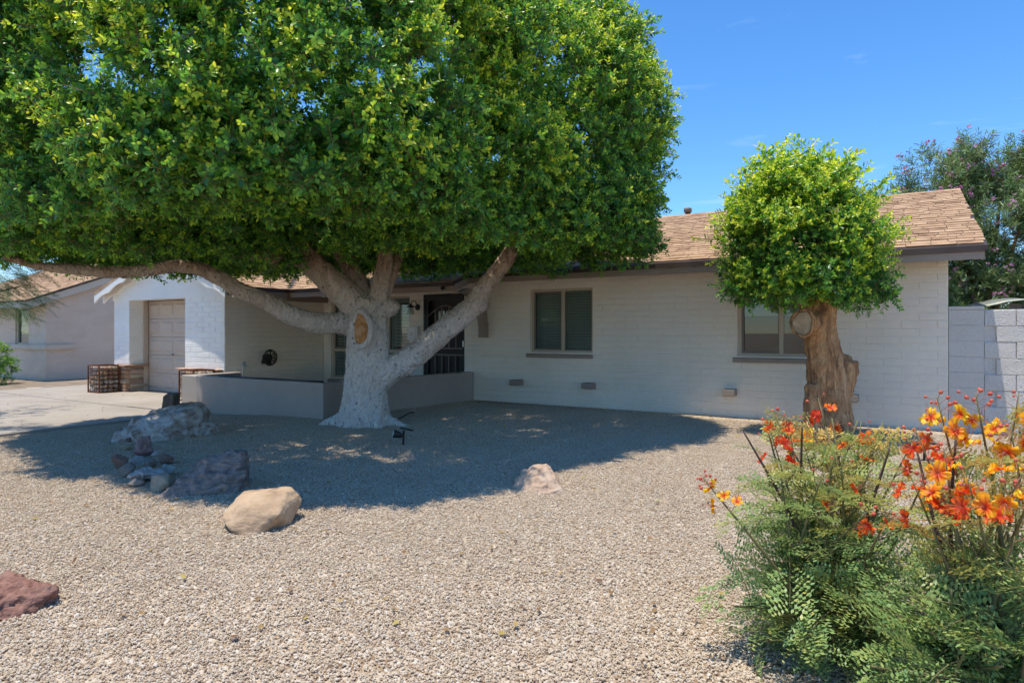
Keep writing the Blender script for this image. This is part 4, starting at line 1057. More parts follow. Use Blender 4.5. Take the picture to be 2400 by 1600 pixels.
limbs = [[(a_, b_, c__, d_ * .86) for a_, b_, c__, d_ in l_] for l_ in limbs]
trunk_mesh('trunk', local(limbs, so), sm, M['smallbark'], .018, 5, ((.12, .05), (.035, .02)))
M['greywood'] = mat('weathered_end_grain', [(.3, (.26, .18, .105)), (.6, (.48, .36, .225)), (.8, (.58, .46, .31))], 7, .95, .4, 30, dist=.5)
cut_disc('sawn_limb', sm, at(1881, 757, ts - .262), Vector((-.30, -.95, .02)), .13, .155, M['greywood'], M['smallbark'], 5, .016)
c0 = at(1893, 560, ts); 
SLB = [(c0.x - .10, c0.y, .70, 1.72, 3.05), (c0.x - .46, c0.y + .1, .48, 1.80, 2.85), (c0.x + .30, c0.y, .52, 1.70, 2.75), (c0.x + .02, c0.y - .25, .5, 1.85, 2.9), (c0.x - .14, c0.y, .42, 2.4, 3.2), (c0.x + .24, c0.y + .1, .34, 2.3, 3.02), (c0.x - .42, c0.y, .34, 2.3, 3.08)]
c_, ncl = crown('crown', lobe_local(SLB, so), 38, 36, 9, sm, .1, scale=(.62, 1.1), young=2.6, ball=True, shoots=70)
print('small crown shoots', ncl)

# ---------------------------------------------------------- flowering tree behind the fence
M['oleaf'] = leafmat('narrow_leaf', [(0, (.045, .10, .03)), (.5, (.15, .26, .08)), (1, (.32, .42, .17))], .3, .45, .2)
M['pink'] = leafmat('pink_blossom', [(0, (.40, .14, .26)), (.5, (.60, .28, .44)), (1, (.78, .52, .64))], .3, .6, .1)
def willow_spray(seed, flowers):
    rg = random.Random(seed); b = MB()
    for k in range(5):
        d = Vector((rg.gauss(0, .5), rg.gauss(0, .5), 1)).normalized(); p = Vector((0, 0, -.1)); pts = [p.copy()]
        for i in range(9):
            d = (d + Vector((rg.gauss(0, .12), rg.gauss(0, .12), rg.gauss(0, .1)))).normalized(); p = p + d * .055; pts.append(p.copy())
            for q in range(3):
                ld = (Matrix.Rotation(rg.uniform(0, 6.28), 3, d) @ d.orthogonal().normalized() + d * .7).normalized()
                leaf_into(b, p, ld, Vector((rg.gauss(0, 1), rg.gauss(0, 1), 1)), rg.uniform(.09, .15), .017, min(1, max(0, rg.gauss(.5, .2))), .1)
        b.tube(pts, .004, 3, 1, .3, caps=False)
        if flowers and rg.random() < .36:
            for f in range(rg.randrange(2, 4)):
                c = p + Vector((rg.gauss(0, .03), rg.gauss(0, .03), rg.gauss(.02, .03)))
                for q in range(5):
                    dd = Vector((rg.gauss(0, 1), rg.gauss(0, 1), rg.gauss(.2, 1))).normalized(); leaf_into(b, c, dd, Vector((rg.gauss(0, 1), rg.gauss(0, 1), .5)), .042, .04, rg.random(), .1, 2)
    return b.raw('willow_spray', [M['oleaf'], M['twig'], M['pink']])
WSP = [willow_spray(i, i > 0) for i in range(5)]
def willow():
    base = at(2300, 778, 13.6); base.z = -.1
    t = thing('flowering_tree', 'tall loose tree with pink blossoms behind the block wall', 'tree', base)
    rg = random.Random(77); pts, rots, scl, idx = [], [], [], []; limbs = []
    lob = [(0, 0, 2.9, 1.5, 1.7), (-1.25, .1, 3.6, 1.05, 1.0), (.7, .2, 3.7, 1.5, 1.35), (-.5, 0, 4.6, 1.0, .9), (.35, .1, 4.3, 1.1, 1.0), (1.6, 0, 2.4, 1.4, 1.6), (-.9, .3, 2.2, 1.0, 1.2), (.2, -.5, 1.7, 1.3, 1.0)]
    for (cx, cy, cz, r1, rz) in lob:
        for k in range(int(125 * r1 * r1)):
            d = Vector((rg.gauss(0, 1), rg.gauss(0, 1), rg.gauss(0, 1))).normalized(); f = rg.random() ** .4
            p = Vector((cx + d.x * r1 * f, cy + d.y * r1 * f, cz + d.z * rz * f))
            if mnoise.noise(p * 1.9) < -.08: continue
            pts.append(p); dd = d + Vector((0, 0, .5)); rots.append(tuple(orient(dd, rg.uniform(0, 6.28)))); scl.append(rg.uniform(.7, 1.15)); idx.append(rg.randrange(5))
        limbs.append([(0, 0, 0, .13), (cx * .2, cy * .2, cz * .35, .085), (cx * .6, cy * .6, cz * .7, .05), (cx, cy, cz, .02)])
    b = MB()
    for l_ in limbs:
        q = smooth_path(l_); b.tube([p[:3] for p in q], [p[3] for p in q], 7)
    b.build('trunk', M['bigbark2'], t)
    stuff(gn_scatter('crown', pts, rots, scl, idx, WSP, t))
M['bigbark2'] = bark('grey_brown_bark', SMB)
willow()

# ---------------------------------------------------------- trees and a parked car across the street, mirrored in the windows
for i, (x, y, r_, h, lab) in enumerate(((-15.5, -29.5, 2.6, 5.2, 'round green tree across the street, mirrored in the sliding window'), (-21.0, -30.5, 3.0, 6.0, 'taller green tree across the street beyond the round one'))):
    tb = Vector((x, y, -.05)); t_ = thing('street_tree', lab, 'tree', tb, 0, 'trees across the street')
    MB().tube([(0, 0, 0), (.05, .02, .9), (.0, .05, 1.8), (.1, 0, 2.8)], [.2, .16, .13, .08], 9).build('trunk', M['smallbark'], t_)
    crown('crown', [(0, 0, r_, 1.4, h), (r_ * .5, .3, r_ * .6, 1.5, h * .85)], 9, 7, 60 + i, t_, .3, scale=(1.3, 2.0), young=.6, ball=True)
def car():
    t_ = thing('parked_car', 'dark car parked on the street, mirrored in the front window', 'car', (-13.2, -17.2, -.14))
    paintm = mat('black_car_paint', [(.3, (.012, .013, .016)), (.7, (.016, .018, .022))], 1, .12, spec=.6); M['tail'] = mat('red_lamp', [(.3, (.35, .01, .01)), (.7, (.45, .02, .02))], 5, .2); tyre = M['black']
    side = [(-2.3, .42), (-2.32, .85), (-2.22, 1.06), (-1.95, 1.10), (-1.45, 1.62), (-.6, 1.72), (.35, 1.66), (1.15, 1.12), (2.0, 1.0), (2.25, .82), (2.28, .42)]
    b = MB(); secs = [(-.93, .0), (-.9, .02), (-.7, .05), (.7, .05), (.9, .02), (.93, 0)]
    n = len(side); vs = []
    for (y, k) in secs:
        for (x, z) in side: vs.append((x * (1 - .004 / (abs(y) + .01) * 0), y * (1 - .22 * max(0, z - 1.05)), z + (k if z > .9 else 0)))
    fs = [[j * n + i, j * n + i + 1, (j + 1) * n + i + 1, (j + 1) * n + i] for j in range(len(secs) - 1) for i in range(n - 1)] + [list(range(n)), [(len(secs) - 1) * n + i for i in range(n)][::-1]]
    fs += [[j * n + n - 1, j * n, (j + 1) * n, (j + 1) * n + n - 1] for j in range(len(secs) - 1)]
    b.add(vs, fs); bevel(b.build('body', paintm, t_), .04, 3)
    for sg in (-1, 1):
        for (p, q) in (((-1.75, 1.12), (-.62, 1.6)), ((-.52, 1.12), (.75, 1.58))):
            g = MB(); yy = sg * .885
            g.add([(p[0], yy * 1.03, p[1]), (q[0], yy * 1.03, p[1]), (q[0] - (.42 if q[0] > 0 else 0), yy * .93, q[1]), (p[0] + (.4 if p[0] < -1 else 0), yy * .93, q[1])], [(0, 1, 2, 3)]); g.build('window', M['glass'], t_)
        for x in (-1.42, 1.42):
            w_ = MB().tube([(x, sg * .72, .34), (x, sg * .95, .34)], .35, 20).build('wheel', tyre, t_); MB().tube([(x, sg * .94, .34), (x, sg * .965, .34)], [.22, .2], 14).build('rim', M['steel'], w_)
        MB().box(-2.36, -2.2, sg * .72 - .16, sg * .72 + .16, .9, 1.04).build('tail_light', M['tail'], t_); MB().box(2.14, 2.30, sg * .70 - .18, sg * .70 + .18, .76, .88).build('headlight', M['glass'], t_)
        MB().tube([(-1.75, sg * .72, 1.74), (.2, sg * .72, 1.78)], .018, 6).build('roof_rail', M['steel'], t_)
    MB().box(-2.38, -2.25, -.8, .8, .45, .62).build('bumper', M['screenframe'], t_)
car()

# ---------------------------------------------------------- feathery leaves (for the flame bushes and the tree on the left)
def frond(b, base, d, up, ln, rg, pairs=6, pin=.085, leaflet=.017, tint=.5, curl=.25, mi=0, stem=1, lw=.5):
    """a twice divided leaf: stalk, side stalks, many small oval leaflets"""
    d = d.normalized(); p = Vector(base); up = Vector(up)
    s = d.cross(up); s = s.normalized() if s.length > 1e-4 else d.orthogonal().normalized(); n_ = s.cross(d).normalized()
    pts = [p.copy()]; m = pairs + 1
    for i in range(m):
        d = (d - Vector((0, 0, curl / m)) + Vector((rg.gauss(0, .03), rg.gauss(0, .03), rg.gauss(0, .03)))).normalized(); p = p + d * ln / m; pts.append(p.copy())
        if i == 0: continue
        f = i / m
        for sg in (-1, 1):
            pl = pin * (1.05 - .45 * abs(f - .5)) * rg.uniform(.85, 1.1)
            pd = (s * sg * 1.0 + d * .55 + n_ * rg.gauss(.05, .12)).normalized(); q = p.copy(); k = max(5, int(pl / (leaflet * .62)))
            for j in range(k):
                pd = (pd - Vector((0, 0, .035)) + d * .02).normalized(); q = q + pd * pl / k
                lsd = pd.cross(n_).normalized()
                for s2 in (-1, 1):
                    ll = leaflet * rg.uniform(.8, 1.1) * (1 - .25 * abs(j / k - .5)); ld = (lsd * s2 + pd * rg.gauss(.35, .16) + n_ * rg.gauss(.1, .34)).normalized()
                    sd = ld.cross(n_).normalized() * ll * lw * .5; c = q + ld * ll * .5
                    ti = min(1, max(0, tint + rg.gauss(0, .08)))
                    b.add([q, c + sd, q + ld * ll, c - sd], [(0, 1, 2, 3)], mi, ti)
            b.add([p, p + Vector((0, 0, .0016)), q], [(0, 1, 2)], stem, .5)
    b.tube(pts, [.0022 * (1 - .6 * i / len(pts)) for i in range(len(pts))], 3, stem, .5, caps=False)
    return pts
CAES = [(0, (.08, .165, .075)), (.3, (.165, .295, .12)), (.5, (.26, .38, .12)), (.68, (.41, .44, .13)), (.85, (.53, .43, .11)), (1, (.58, .35, .08))]
M['cleaf'] = leafmat('feathery_leaf', CAES, .32, .45, .30, 3.0)
M['cstem'] = mat('green_brown_stem', [(.3, (.10, .12, .045)), (.7, (.22, .17, .08))], 12, .7)
M['redstem'] = mat('reddish_flower_stalk', [(.3, (.35, .11, .06)), (.7, (.5, .22, .12))], 12, .6)
M['deadstem'] = mat('dark_dry_stem', [(.3, (.055, .035, .03)), (.7, (.12, .075, .06))], 12, .85)
M['petal'] = leafmat('flame_petal', [(0, (.45, .012, .006)), (.35, (.72, .075, .008)), (.6, (.88, .26, .008)), (.8, (.92, .50, .012)), (1, (.95, .70, .03))], .35, .5, .05)
M['bud'] = mat('red_bud', [(.3, (.45, .06, .035)), (.7, (.62, .16, .09))], 20, .5)
def flower_mesh(seed, yellow):
    rg = random.Random(seed); b = MB(); rad = .036
    for k in range(5):
        a = k * 2 * math.pi / 5 + rg.gauss(0, .1); pr = rad * rg.uniform(.85, 1.1) * (.75 if k == 4 else 1)
        n, m = 5, 5; vs = []; fs = []; el_ = rg.uniform(.2, .75); ph = rg.uniform(0, 6.28)
        grid = []
        for i in range(n + 1):
            f = i / n
            for j in range(m + 1):
                g = (j / m - .5) * 2; wv = .004 + .0075 * f; wd = pr * (.12 + .62 * math.sin(min(1, f * 1.1) * 1.75))
                r = pr * (f - .10 * g * g * f); z = pr * f * el_ * .9 + wv * math.sin(g * 6 + ph + f * 3) * f - .5 * pr * f * f * el_
                x = r * math.cos(a) - g * wd * .5 * math.sin(a); y = r * math.sin(a) + g * wd * .5 * math.cos(a)
                vs.append((x, y, z)); grid.append(f)
        for i in range(n):
            for j in range(m): fs.append((i * (m + 1) + j, i * (m + 1) + j + 1, (i + 1) * (m + 1) + j + 1, (i + 1) * (m + 1) + j))
        b0 = len(b.v); b.add(vs, fs, 0, 0, True)
        for i, f in enumerate(grid):
            b.a[b0 + i] = min(1, max(0, (yellow + .1) * (f ** .6) * 1.05 + rg.gauss(0, .04) - (.18 if f > .9 else 0)))
    for k in range(9):
        a = rg.uniform(0, 6.28); e = Vector((math.cos(a) * .012, math.sin(a) * .012, .055)); e2 = e + Vector((math.cos(a) * .012, math.sin(a) * .012, .01))
        b.tube([(0, 0, .004), e * .6, e, e2], .0006, 3, 1, .3, caps=False)
    return b.raw('flower', [M['petal'], M['redstem']])
FLW = [flower_mesh(i, y) for i, y in enumerate((.2, .3, .42, .55, .75, .92, .98))]
bb_ = MB(); bb_.tube([(0, 0, 0), (0, 0, .003), (0, 0, .009), (0, 0, .014), (0, 0, .0165)], [.001, .0055, .0075, .0055, .001], 8); BUD = bb_.mesh('bud', M['bud'])

def flame_bush(name, label, base, stems, seed, group=None):
    """stems: list of (tip point, n leaves, flower spec (n flowers, yellow range, n buds, size))"""
    t = thing(name, label, 'shrub', base, 0, group); rg = random.Random(seed); base = Vector(base); fol = MB()
    for (tip, nl, fl) in stems:
        tip = Vector(tip); r0 = Vector((rg.gauss(0, .05), rg.gauss(0, .05), .0)); d = tip - base - r0
        mid = r0 + d * .5 + Vector((rg.gauss(0, .05), rg.gauss(0, .05), d.length * .10))
        pth = smooth_path([(*r0, .010), (*(r0 * .7 + mid * .3 + Vector((0, 0, d.length * .04))), .009), (*mid, .007), (*(tip - base), .0035)], 6)
        if nl == 0: sm_ = M['deadstem']
        else: sm_ = M['cstem']
        MB().tube([p[:3] for p in pth], [max(.0022, p[3]) for p in pth], 6).build('stem', sm_, t)
        nl = int(nl * 1.15)
        for k in range(nl):
            f = .18 + .8 * (k + rg.random()) / max(1, nl); i = min(len(pth) - 2, int(f * (len(pth) - 1)))
            p = Vector(pth[i][:3]); ax = (Vector(pth[i + 1][:3]) - p).normalized(); a = k * 2.4 + rg.uniform(-.5, .5)
            dd = Matrix.Rotation(a, 3, ax) @ ax.orthogonal().normalized(); dd = (dd + ax * .55 + Vector((0, 0, .12))).normalized()
            hgt = p.z
            ti = .50 + rg.gauss(0, .09) + (.28 * max(0, min(1, (hgt - .35) / .4)) if rg.random() < .75 else 0)
            frond(fol, p, dd, Vector((0, 0, 1)) + dd * .2, rg.uniform(.15, .25), rg, rg.randrange(5, 8), rg.uniform(.07, .10), rg.uniform(.018, .024), ti, rg.uniform(.3, .8))
        if fl:
            nf, y0, y1, nb, size = fl; ax = (Vector(pth[-1][:3]) - Vector(pth[-4][:3])).normalized(); L_ = .17 * size
            top = Vector(pth[-1][:3]) + ax * L_
            MB().tube([pth[-1][:3], top], [.0035, .0018], 5).build('flower_stalk', M['cstem'], t)
            for k in range(nf):
                f = k / max(1, nf); a = k * 2.4 + rg.uniform(-.4, .4); p = Vector(pth[-1][:3]) + ax * L_ * f * .75 - ax * .02
                o_ = (Matrix.Rotation(a, 3, ax) @ ax.orthogonal().normalized() + ax * .45).normalized(); e = p + o_ * rg.uniform(.05, .075) * size
                MB().tube([p, (p + e) / 2 - Vector((0, 0, .004)), e], .0012, 4).build('pedicel', M['redstem'], t)
                yv_ = y0 + (y1 - y0) * rg.random() ** .65; fm = min(range(7), key=lambda q: abs((.2, .3, .42, .55, .75, .92, .98)[q] - yv_))
                fo = link('flower', FLW[fm], t, e, tuple(orient(o_ + Vector((rg.gauss(0, .3), rg.gauss(0, .3) - .35, rg.gauss(.2, .3))), rg.uniform(0, 6.28)))); s_ = rg.uniform(.75, 1.05) * size; fo.scale = (s_, s_, s_)
            for k in range(nb):
                f = .6 + .4 * k / max(1, nb); a = k * 2.4; p = Vector(pth[-1][:3]) + ax * L_ * f
                o_ = (Matrix.Rotation(a, 3, ax) @ ax.orthogonal().normalized() + ax * .6).normalized(); e = p + o_ * rg.uniform(.035, .07) * size * (1.3 - f * .6)
                MB().tube([p, e], .0009, 4).build('pedicel', M['redstem'], t)
                bo = link('bud', BUD, t, e, tuple(orient(o_, 0))); s_ = rg.uniform(.6, 1.0); bo.scale = (s_, s_, s_)
    stuff(fol.build('foliage', [M['cleaf'], M['cstem']], t))
    return t
rgx = random.Random(21)
base1 = at(1945, 1530, 2.55); base1.z = 0
st1 = []
for (x, y, t_, nl) in ((1740, 1330, 2.5, 8), (1720, 1420, 2.45, 7), (1800, 1200, 2.6, 9), (1790, 1090, 2.75, 8), (1850, 1050, 2.8, 9), (1910, 1010, 2.85, 9), (1980, 1010, 2.9, 8), (2050, 1030, 2.9, 8), (1900, 1150, 2.5, 9), (1960, 1130, 2.45, 9), (2020, 1180, 2.4, 9), (2080, 1150, 2.5, 9), (2120, 1230, 2.35, 8), (1850, 1300, 2.35, 8), (1960, 1280, 2.3, 9), (2060, 1330, 2.25, 9), (2140, 1380, 2.2, 8), (1830, 1440, 2.3, 7), (1950, 1430, 2.2, 8), (2080, 1480, 2.15, 8), (1770, 1500, 2.4, 6), (1900, 1380, 2.7, 8), (2000, 1400, 2.75, 8), (2100, 1300, 2.8, 8), (1860, 1210, 2.9, 7)):
    st1.append((at(x, y, t_), nl, None))
st1 += [(at(1742, 1010, 2.6), 0, None), (at(1880, 1000, 2.5), 0, None), (at(2085, 1050, 2.45), 0, None)]
st1 += [(at(1850, 1040, 2.7), 4, (5, .25, .6, 4, .9)), (at(1935, 1000, 2.8), 4, (4, .25, .55, 3, .9)), (at(1705, 1190, 2.45), 3, (4, .6, .95, 9, .85)), (at(1905, 1180, 2.4), 3, (1, .4, .6, 2, .8)), (at(1990, 1240, 2.3), 3, (1, .4, .6, 2, .8)), (at(2105, 1100, 2.5), 3, (1, .9, 1., 2, .9)), (at(2010, 1075, 2.6), 3, (3, .25, .6, 3, .9)), (at(1830, 1090, 2.6), 3, (3, .2, .5, 3, .9)), (at(2140, 1180, 2.25), 3, (3, .3, .9, 3, .9)), (at(1890, 1060, 2.75), 3, (4, .3, .9, 3, .9)), (at(2060, 1250, 2.2), 3, (2, .2, .5, 2, .8)), (at(1975, 1150, 2.45), 2, (1, .3, .5, 2, .8))]
st1 += [(at(x, y, t_), 8, None) for (x, y, t_) in ((1800, 1010, 2.75), (1840, 985, 2.85), (1890, 975, 2.8), (1950, 980, 2.75), (2010, 985, 2.8), (2070, 990, 2.75), (1830, 1120, 2.45), (1950, 1080, 2.5), (2040, 1100, 2.45), (2000, 1050, 2.6), (1880, 1080, 2.6))]
flame_bush('flame_bush', 'sprawling feathery shrub with scattered orange flowers in front of the small tree', base1, st1, 31)
base2 = at(2330, 1700, 2.05); base2.z = 0
st2 = []
for (x, y, t_, nl) in ((2200, 1250, 2.0, 8), (2280, 1280, 1.95, 8), (2360, 1240, 2.0, 9), (2230, 1380, 1.9, 9), (2320, 1420, 1.85, 9), (2400, 1350, 1.9, 9), (2180, 1480, 1.9, 9), (2260, 1530, 1.8, 9), (2350, 1560, 1.75, 9), (2120, 1570, 1.85, 8), (2200, 1600, 1.8, 8), (2420, 1480, 1.8, 9), (2440, 1100, 2.1, 8), (2390, 1000, 2.3, 7), (2040, 1560, 1.95, 8), (2300, 1340, 2.2, 8), (2150, 1400, 2.1, 8)):
    st2.append((at(x, y, t_), nl, None))
st2 += [(at(2190, 1115, 2.05), 3, (5, 0.44, .5, 6, .95)), (at(2225, 1045, 2.1), 3, (5, 0.54, .95, 8, .95)), (at(2310, 1045, 2.05), 3, (5, 0.49, .98, 9, 1.0)), (at(2370, 1035, 2.15), 3, (4, 0.54, .9, 6, 1.0)), (at(2230, 1175, 1.95), 3, (5, 0.54, .98, 5, 1.0)), (at(2350, 1195, 1.8), 3, (5, 0.59, .98, 5, 1.05)), (at(2300, 1235, 1.85), 3, (5, 0.44, .4, 5, 1.0)), (at(2180, 1225, 2.0), 3, (4, 0.39, .45, 4, .95)), (at(2390, 1125, 1.95), 3, (5, 0.60, .98, 5, 1.0)), (at(2380, 1255, 1.85), 3, (4, 0.44, .5, 3, 1.0)), (at(2150, 1060, 2.1), 0, None), (at(2240, 1030, 2.0), 0, None)]
st2 += [(at(x, y, t_), 7, None) for (x, y, t_) in ((2200, 1130, 2.15), (2260, 1080, 2.2), (2330, 1090, 2.2), (2390, 1050, 2.25), (2420, 960, 2.35), (2150, 1230, 2.2), (2290, 1170, 2.15), (2380, 1180, 2.1), (2240, 1200, 2.25))]
flame_bush('flame_bush', 'feathery shrub crowded with orange and yellow flowers at the right edge', base2, st2, 57)

# ---------------------------------------------------------- feathery tree standing left of the driveway
def mesquite():
    base = Vector((-13.1, -7.9, -.1)); t = thing('feathery_tree', 'feathery green tree branch hanging beside the neighbouring house', 'tree', base); rg = random.Random(5); fol = MB()
    limbs = [[(0, 0, 0, .11), (.1, .1, .8, .09), (.3, .3, 1.5, .07), (.2, .6, 2.3, .045), (.3, 1.3, 2.9, .02)], [(.2, .2, 1.2, .06), (.4, .9, 2.0, .04), (-.2, 1.7, 2.5, .025), (-.3, 2.5, 2.4, .012)], [(.3, .3, 1.5, .05), (-.5, .4, 2.3, .035), (-1.2, .9, 2.8, .02)], [(.2, .3, 1.5, .04), (.7, 1.2, 2.15, .028), (.45, 2.1, 2.25, .016), (.2, 2.7, 2.05, .008)]]
    b = MB()
    for l_ in limbs:
        q = smooth_path(l_); b.tube([p[:3] for p in q], [p[3] for p in q], 7)
    tip = at(45, 672, 8.5) - base
    limbs.append([(.3, .3, 1.5, .05), (.9, .9, 2.2, .035), (*(tip * .75 + Vector((0, 0, .35))), .02), (*tip, .007)])
    q = smooth_path(limbs[-1]); b.tube([p[:3] for p in q], [p[3] for p in q], 7)
    b.build('trunk', M['bigbark2'], t)
    for k in range(95):
        px, py = rg.triangular(-80, 125, 0), rg.uniform(600, 725); p = at(px, py, rg.uniform(8.2, 8.8)) - base
        a = rg.uniform(-.6, .9); dd = _RT * math.cos(a) + _FW * rg.uniform(-.5, .5) + Vector((0, 0, -.35 + rg.gauss(0, .25)))
        frond(fol, p, dd, Vector((0, 0, 1)), rg.uniform(.22, .32), rg, 6, .10, .027, .30 + rg.gauss(0, .08), .6, lw=.45)
    for k in range(300):
        l_ = smooth_path(rg.choice(limbs)); f = rg.uniform(.45, 1); p = Vector(l_[int(f * (len(l_) - 1))][:3]); p = p + Vector((rg.gauss(0, .32), rg.gauss(0, .32), rg.gauss(.1, .25)))
        w0 = p + base; q = w0 - CAM; tt = q.dot(_FW); px = 1200 + 1500 * q.dot(_RT) / tt; py = 778 - 1500 * q.z / tt
        if px > 120: continue
        a = rg.uniform(0, 6.28); dd = Vector((math.cos(a), math.sin(a), rg.uniform(-.5, .4)))
        frond(fol, p, dd, Vector((0, 0, 1)), rg.uniform(.22, .34), rg, 6, .10, .024, .38 + rg.gauss(0, .1), .5, lw=.38)
    stuff(fol.build('crown', [M['cleaf'], M['cstem']], t))
mesquite()
def shrub_left():
    p = at(-42, 880, 16.5); p.z = -.1
    t = thing('shrub', 'dark green shrub at the corner of the neighbouring house', 'shrub', p)
    crown('foliage', [(0, 0, .55, .05, 1.05)], 26, 20, 40, t, .05, scale=(.6, .9), young=.1)
    MB().tube([(0, 0, 0), (.02, .01, .3), (.0, .03, .6)], [.03, .02, .01], 6).build('stem', M['bigbark2'], t)
shrub_left()

# ================================================================== ROCKS
def hull_rock(seed, size, pts=14, rough=.05, sub=3, flat=0.0, smooth=False, squash=1.0, verts=None):
    """an angular (or, with many points, rounded) stone about 2 x size across"""
    rg = random.Random(seed); bm = bmesh.new()
    if verts:
        for v in verts: bm.verts.new(Vector(v))
    else:
        for i in range(pts):
            d = Vector((rg.gauss(0, 1), rg.gauss(0, 1), rg.gauss(0, 1))).normalized() * rg.uniform(.85, 1.0)
            bm.verts.new((d.x * size[0], d.y * size[1], d.z * size[2]))
    r = bmesh.ops.convex_hull(bm, input=bm.verts[:])
    bmesh.ops.delete(bm, geom=[g for g in r['geom_interior'] if isinstance(g, bmesh.types.BMVert)], context='VERTS')
    me = bpy.data.meshes.new('rock'); bm.to_mesh(me); bm.free()
    return me
def rock_modifiers(o, size, smooth, rough, seed):
    m = o.modifiers.new('remesh', 'REMESH'); m.mode = 'VOXEL'; m.voxel_size = max(.005, max(size) / 40); m.use_smooth_shade = True
    m = o.modifiers.new('smooth', 'SMOOTH'); m.factor = .5; m.iterations = 12 if smooth else 2
    for k, (sc_, st) in enumerate(((.45, 2.2), (.20, 2.0 if not smooth else 1.1), (.06, .8 if not smooth else .45))):
        tx = bpy.data.textures.new('rock_relief', 'CLOUDS'); tx.noise_scale = sc_ * max(size); tx.noise_depth = 2
        if not smooth and k == 1: tx.noise_type = 'HARD_NOISE'; tx.noise_basis = 'VORONOI_F2_F1'
        m = o.modifiers.new('relief', 'DISPLACE'); m.texture = tx; m.strength = max(size) * rough * st; m.mid_level = .5; m.texture_coords = 'GLOBAL'
def rockmat(name, stops, s=7, stretch=(1, 1, 1), dist=1.2, bump=.8, bs=16):
    return mat(name, stops, s, .9, bump, bs, 9, stretch=stretch, dist=dist, fine=(45, .18))
RM = dict(
    grey=rockmat('grey_white_quartz', [(.28, (.12, .078, .052)), (.40, (.26, .20, .155)), (.5, (.38, .345, .305)), (.62, (.52, .49, .45)), (.75, (.25, .18, .13))], 6.0, (1, 1, 1.5)),
    slate=rockmat('purple_slate', [(.3, (.085, .066, .056)), (.45, (.18, .145, .125)), (.58, (.27, .22, .19)), (.68, (.42, .27, .16)), (.8, (.36, .31, .27))], 6.5, (1, 1, 2.2), 1.8),
    tan=rockmat('tan_sandstone', [(.25, (.28, .18, .105)), (.5, (.44, .31, .195)), (.75, (.54, .39, .26))], 5, (1, 1, 1.6), .6),
    tan2=rockmat('olive_tan_stone', [(.25, (.20, .17, .12)), (.5, (.33, .28, .2)), (.75, (.42, .36, .27))], 4),
    red=rockmat('red_brown_stone', [(.25, (.13, .06, .045)), (.5, (.24, .125, .095)), (.7, (.31, .18, .135)), (.85, (.36, .25, .17))], 7, (1, 1, 2.2), 1.5, 1.0),
    purple=rockmat('purple_red_stone', [(.25, (.15, .09, .085)), (.5, (.28, .175, .16)), (.75, (.45, .37, .34))], 8),
    brown=rockmat('rust_brown_stone', [(.25, (.16, .095, .07)), (.5, (.25, .16, .12)), (.75, (.33, .22, .17))], 4),
    bluegrey=rockmat('blue_grey_stone', [(.25, (.20, .185, .165)), (.5, (.37, .345, .31)), (.75, (.54, .51, .465))], 4),
    darkgrey=rockmat('dark_grey_stone', [(.25, (.13, .11, .09)), (.5, (.25, .21, .175)), (.75, (.36, .30, .25))], 4),
    darkwood=rockmat('dark_petrified_stone', [(.25, (.09, .06, .045)), (.5, (.18, .125, .095)), (.75, (.27, .20, .155))], 5, (3, 3, .6)),
    pink=rockmat('pink_quartzite', [(.25, (.27, .20, .15)), (.42, (.42, .29, .20)), (.58, (.48, .37, .28)), (.75, (.38, .31, .21))], 3.5),
)
def rock(px, py, w_, h_, d_, mt, seed, label, rot=(0, 0, 0), rough=.026, pts=14, smooth=False, sink=.25, name='rock', verts=None, group=None):
    """px, py: where its foot meets the gravel in the photograph; sizes in metres"""
    p = on_ground(px, py)
    fw = Vector((p.x - CAM.x, p.y - CAM.y, 0)).normalized(); p = p + fw * d_ * .38
    me = hull_rock(seed, (w_ / 2, d_ / 2, h_ / 2 * (1 + sink)), pts, rough, 3 if w_ > .3 else 2, smooth=smooth, verts=verts); me.materials.append(RM[mt])
    rz = math.atan2(fw.y, fw.x) - math.pi / 2
    o = link(name, me, None, (p.x, p.y, gz(p.x) + (h_ / 2 * (1 - sink) if not verts else 0)), (rot[0], rot[1], rz + rot[2]))
    rock_modifiers(o, (w_, d_, h_), smooth, rough, seed)
    tag(o, label, 'rock', group); return o
# local x to the right, y away from the camera, z up
rock(400, 1030, 1.25, .42, .5, 'grey', 1, 'long grey and white boulder behind the heap of stones', name='boulder', rough=.03,
     verts=[(-.62, -.05, -.1), (-.6, .15, -.1), (-.58, -.02, .12), (-.45, .1, .20), (.28, -.05, .40), (.34, .12, .41), (.2, -.2, -.1), (-.3, -.22, -.1), (.6, .1, -.1), (.66, .3, -.1), (.5, .15, .1), (-.2, .25, .28), (.1, -.2, .25), (-.35, -.2, .10)])
rock(480, 1163, .66, .38, .42, 'slate', 2, 'dark purple slate boulder leaning beside the tan boulder', name='boulder', rough=.034,
     verts=[(-.34, -.06, -.1), (-.28, .15, -.1), (-.3, -.02, .03), (.26, .10, .30), (.30, .02, .28), (.31, .2, .27), (.22, -.12, -.1), (.34, .18, -.1), (.18, -.10, .12), (.0, .1, .24), (-.12, .16, .14), (.29, -.04, .12)])
rock(615, 1243, .53, .30, .42, 'tan', 3, 'smooth tan boulder standing out on the sunlit gravel', name='boulder', rough=.03, smooth=True,
     verts=[(-.26, 0, .05), (-.24, .2, .07), (-.14, -.08, .15), (-.05, .02, .20), (.16, .0, .205), (.2, .2, .19), (.265, .08, .115), (.1, -.2, .1), (.17, -.06, -.03), (-.06, -.2, -.05), (-.2, -.14, .02), (-.12, .3, .16), (.1, .34, .14), (.0, .2, -.08), (.2, .2, .0)])
rock(378, 1152, .25, .15, .2, 'tan2', 4, 'rounded olive tan stone touching the dark slate boulder', smooth=True, pts=26, sink=.3)
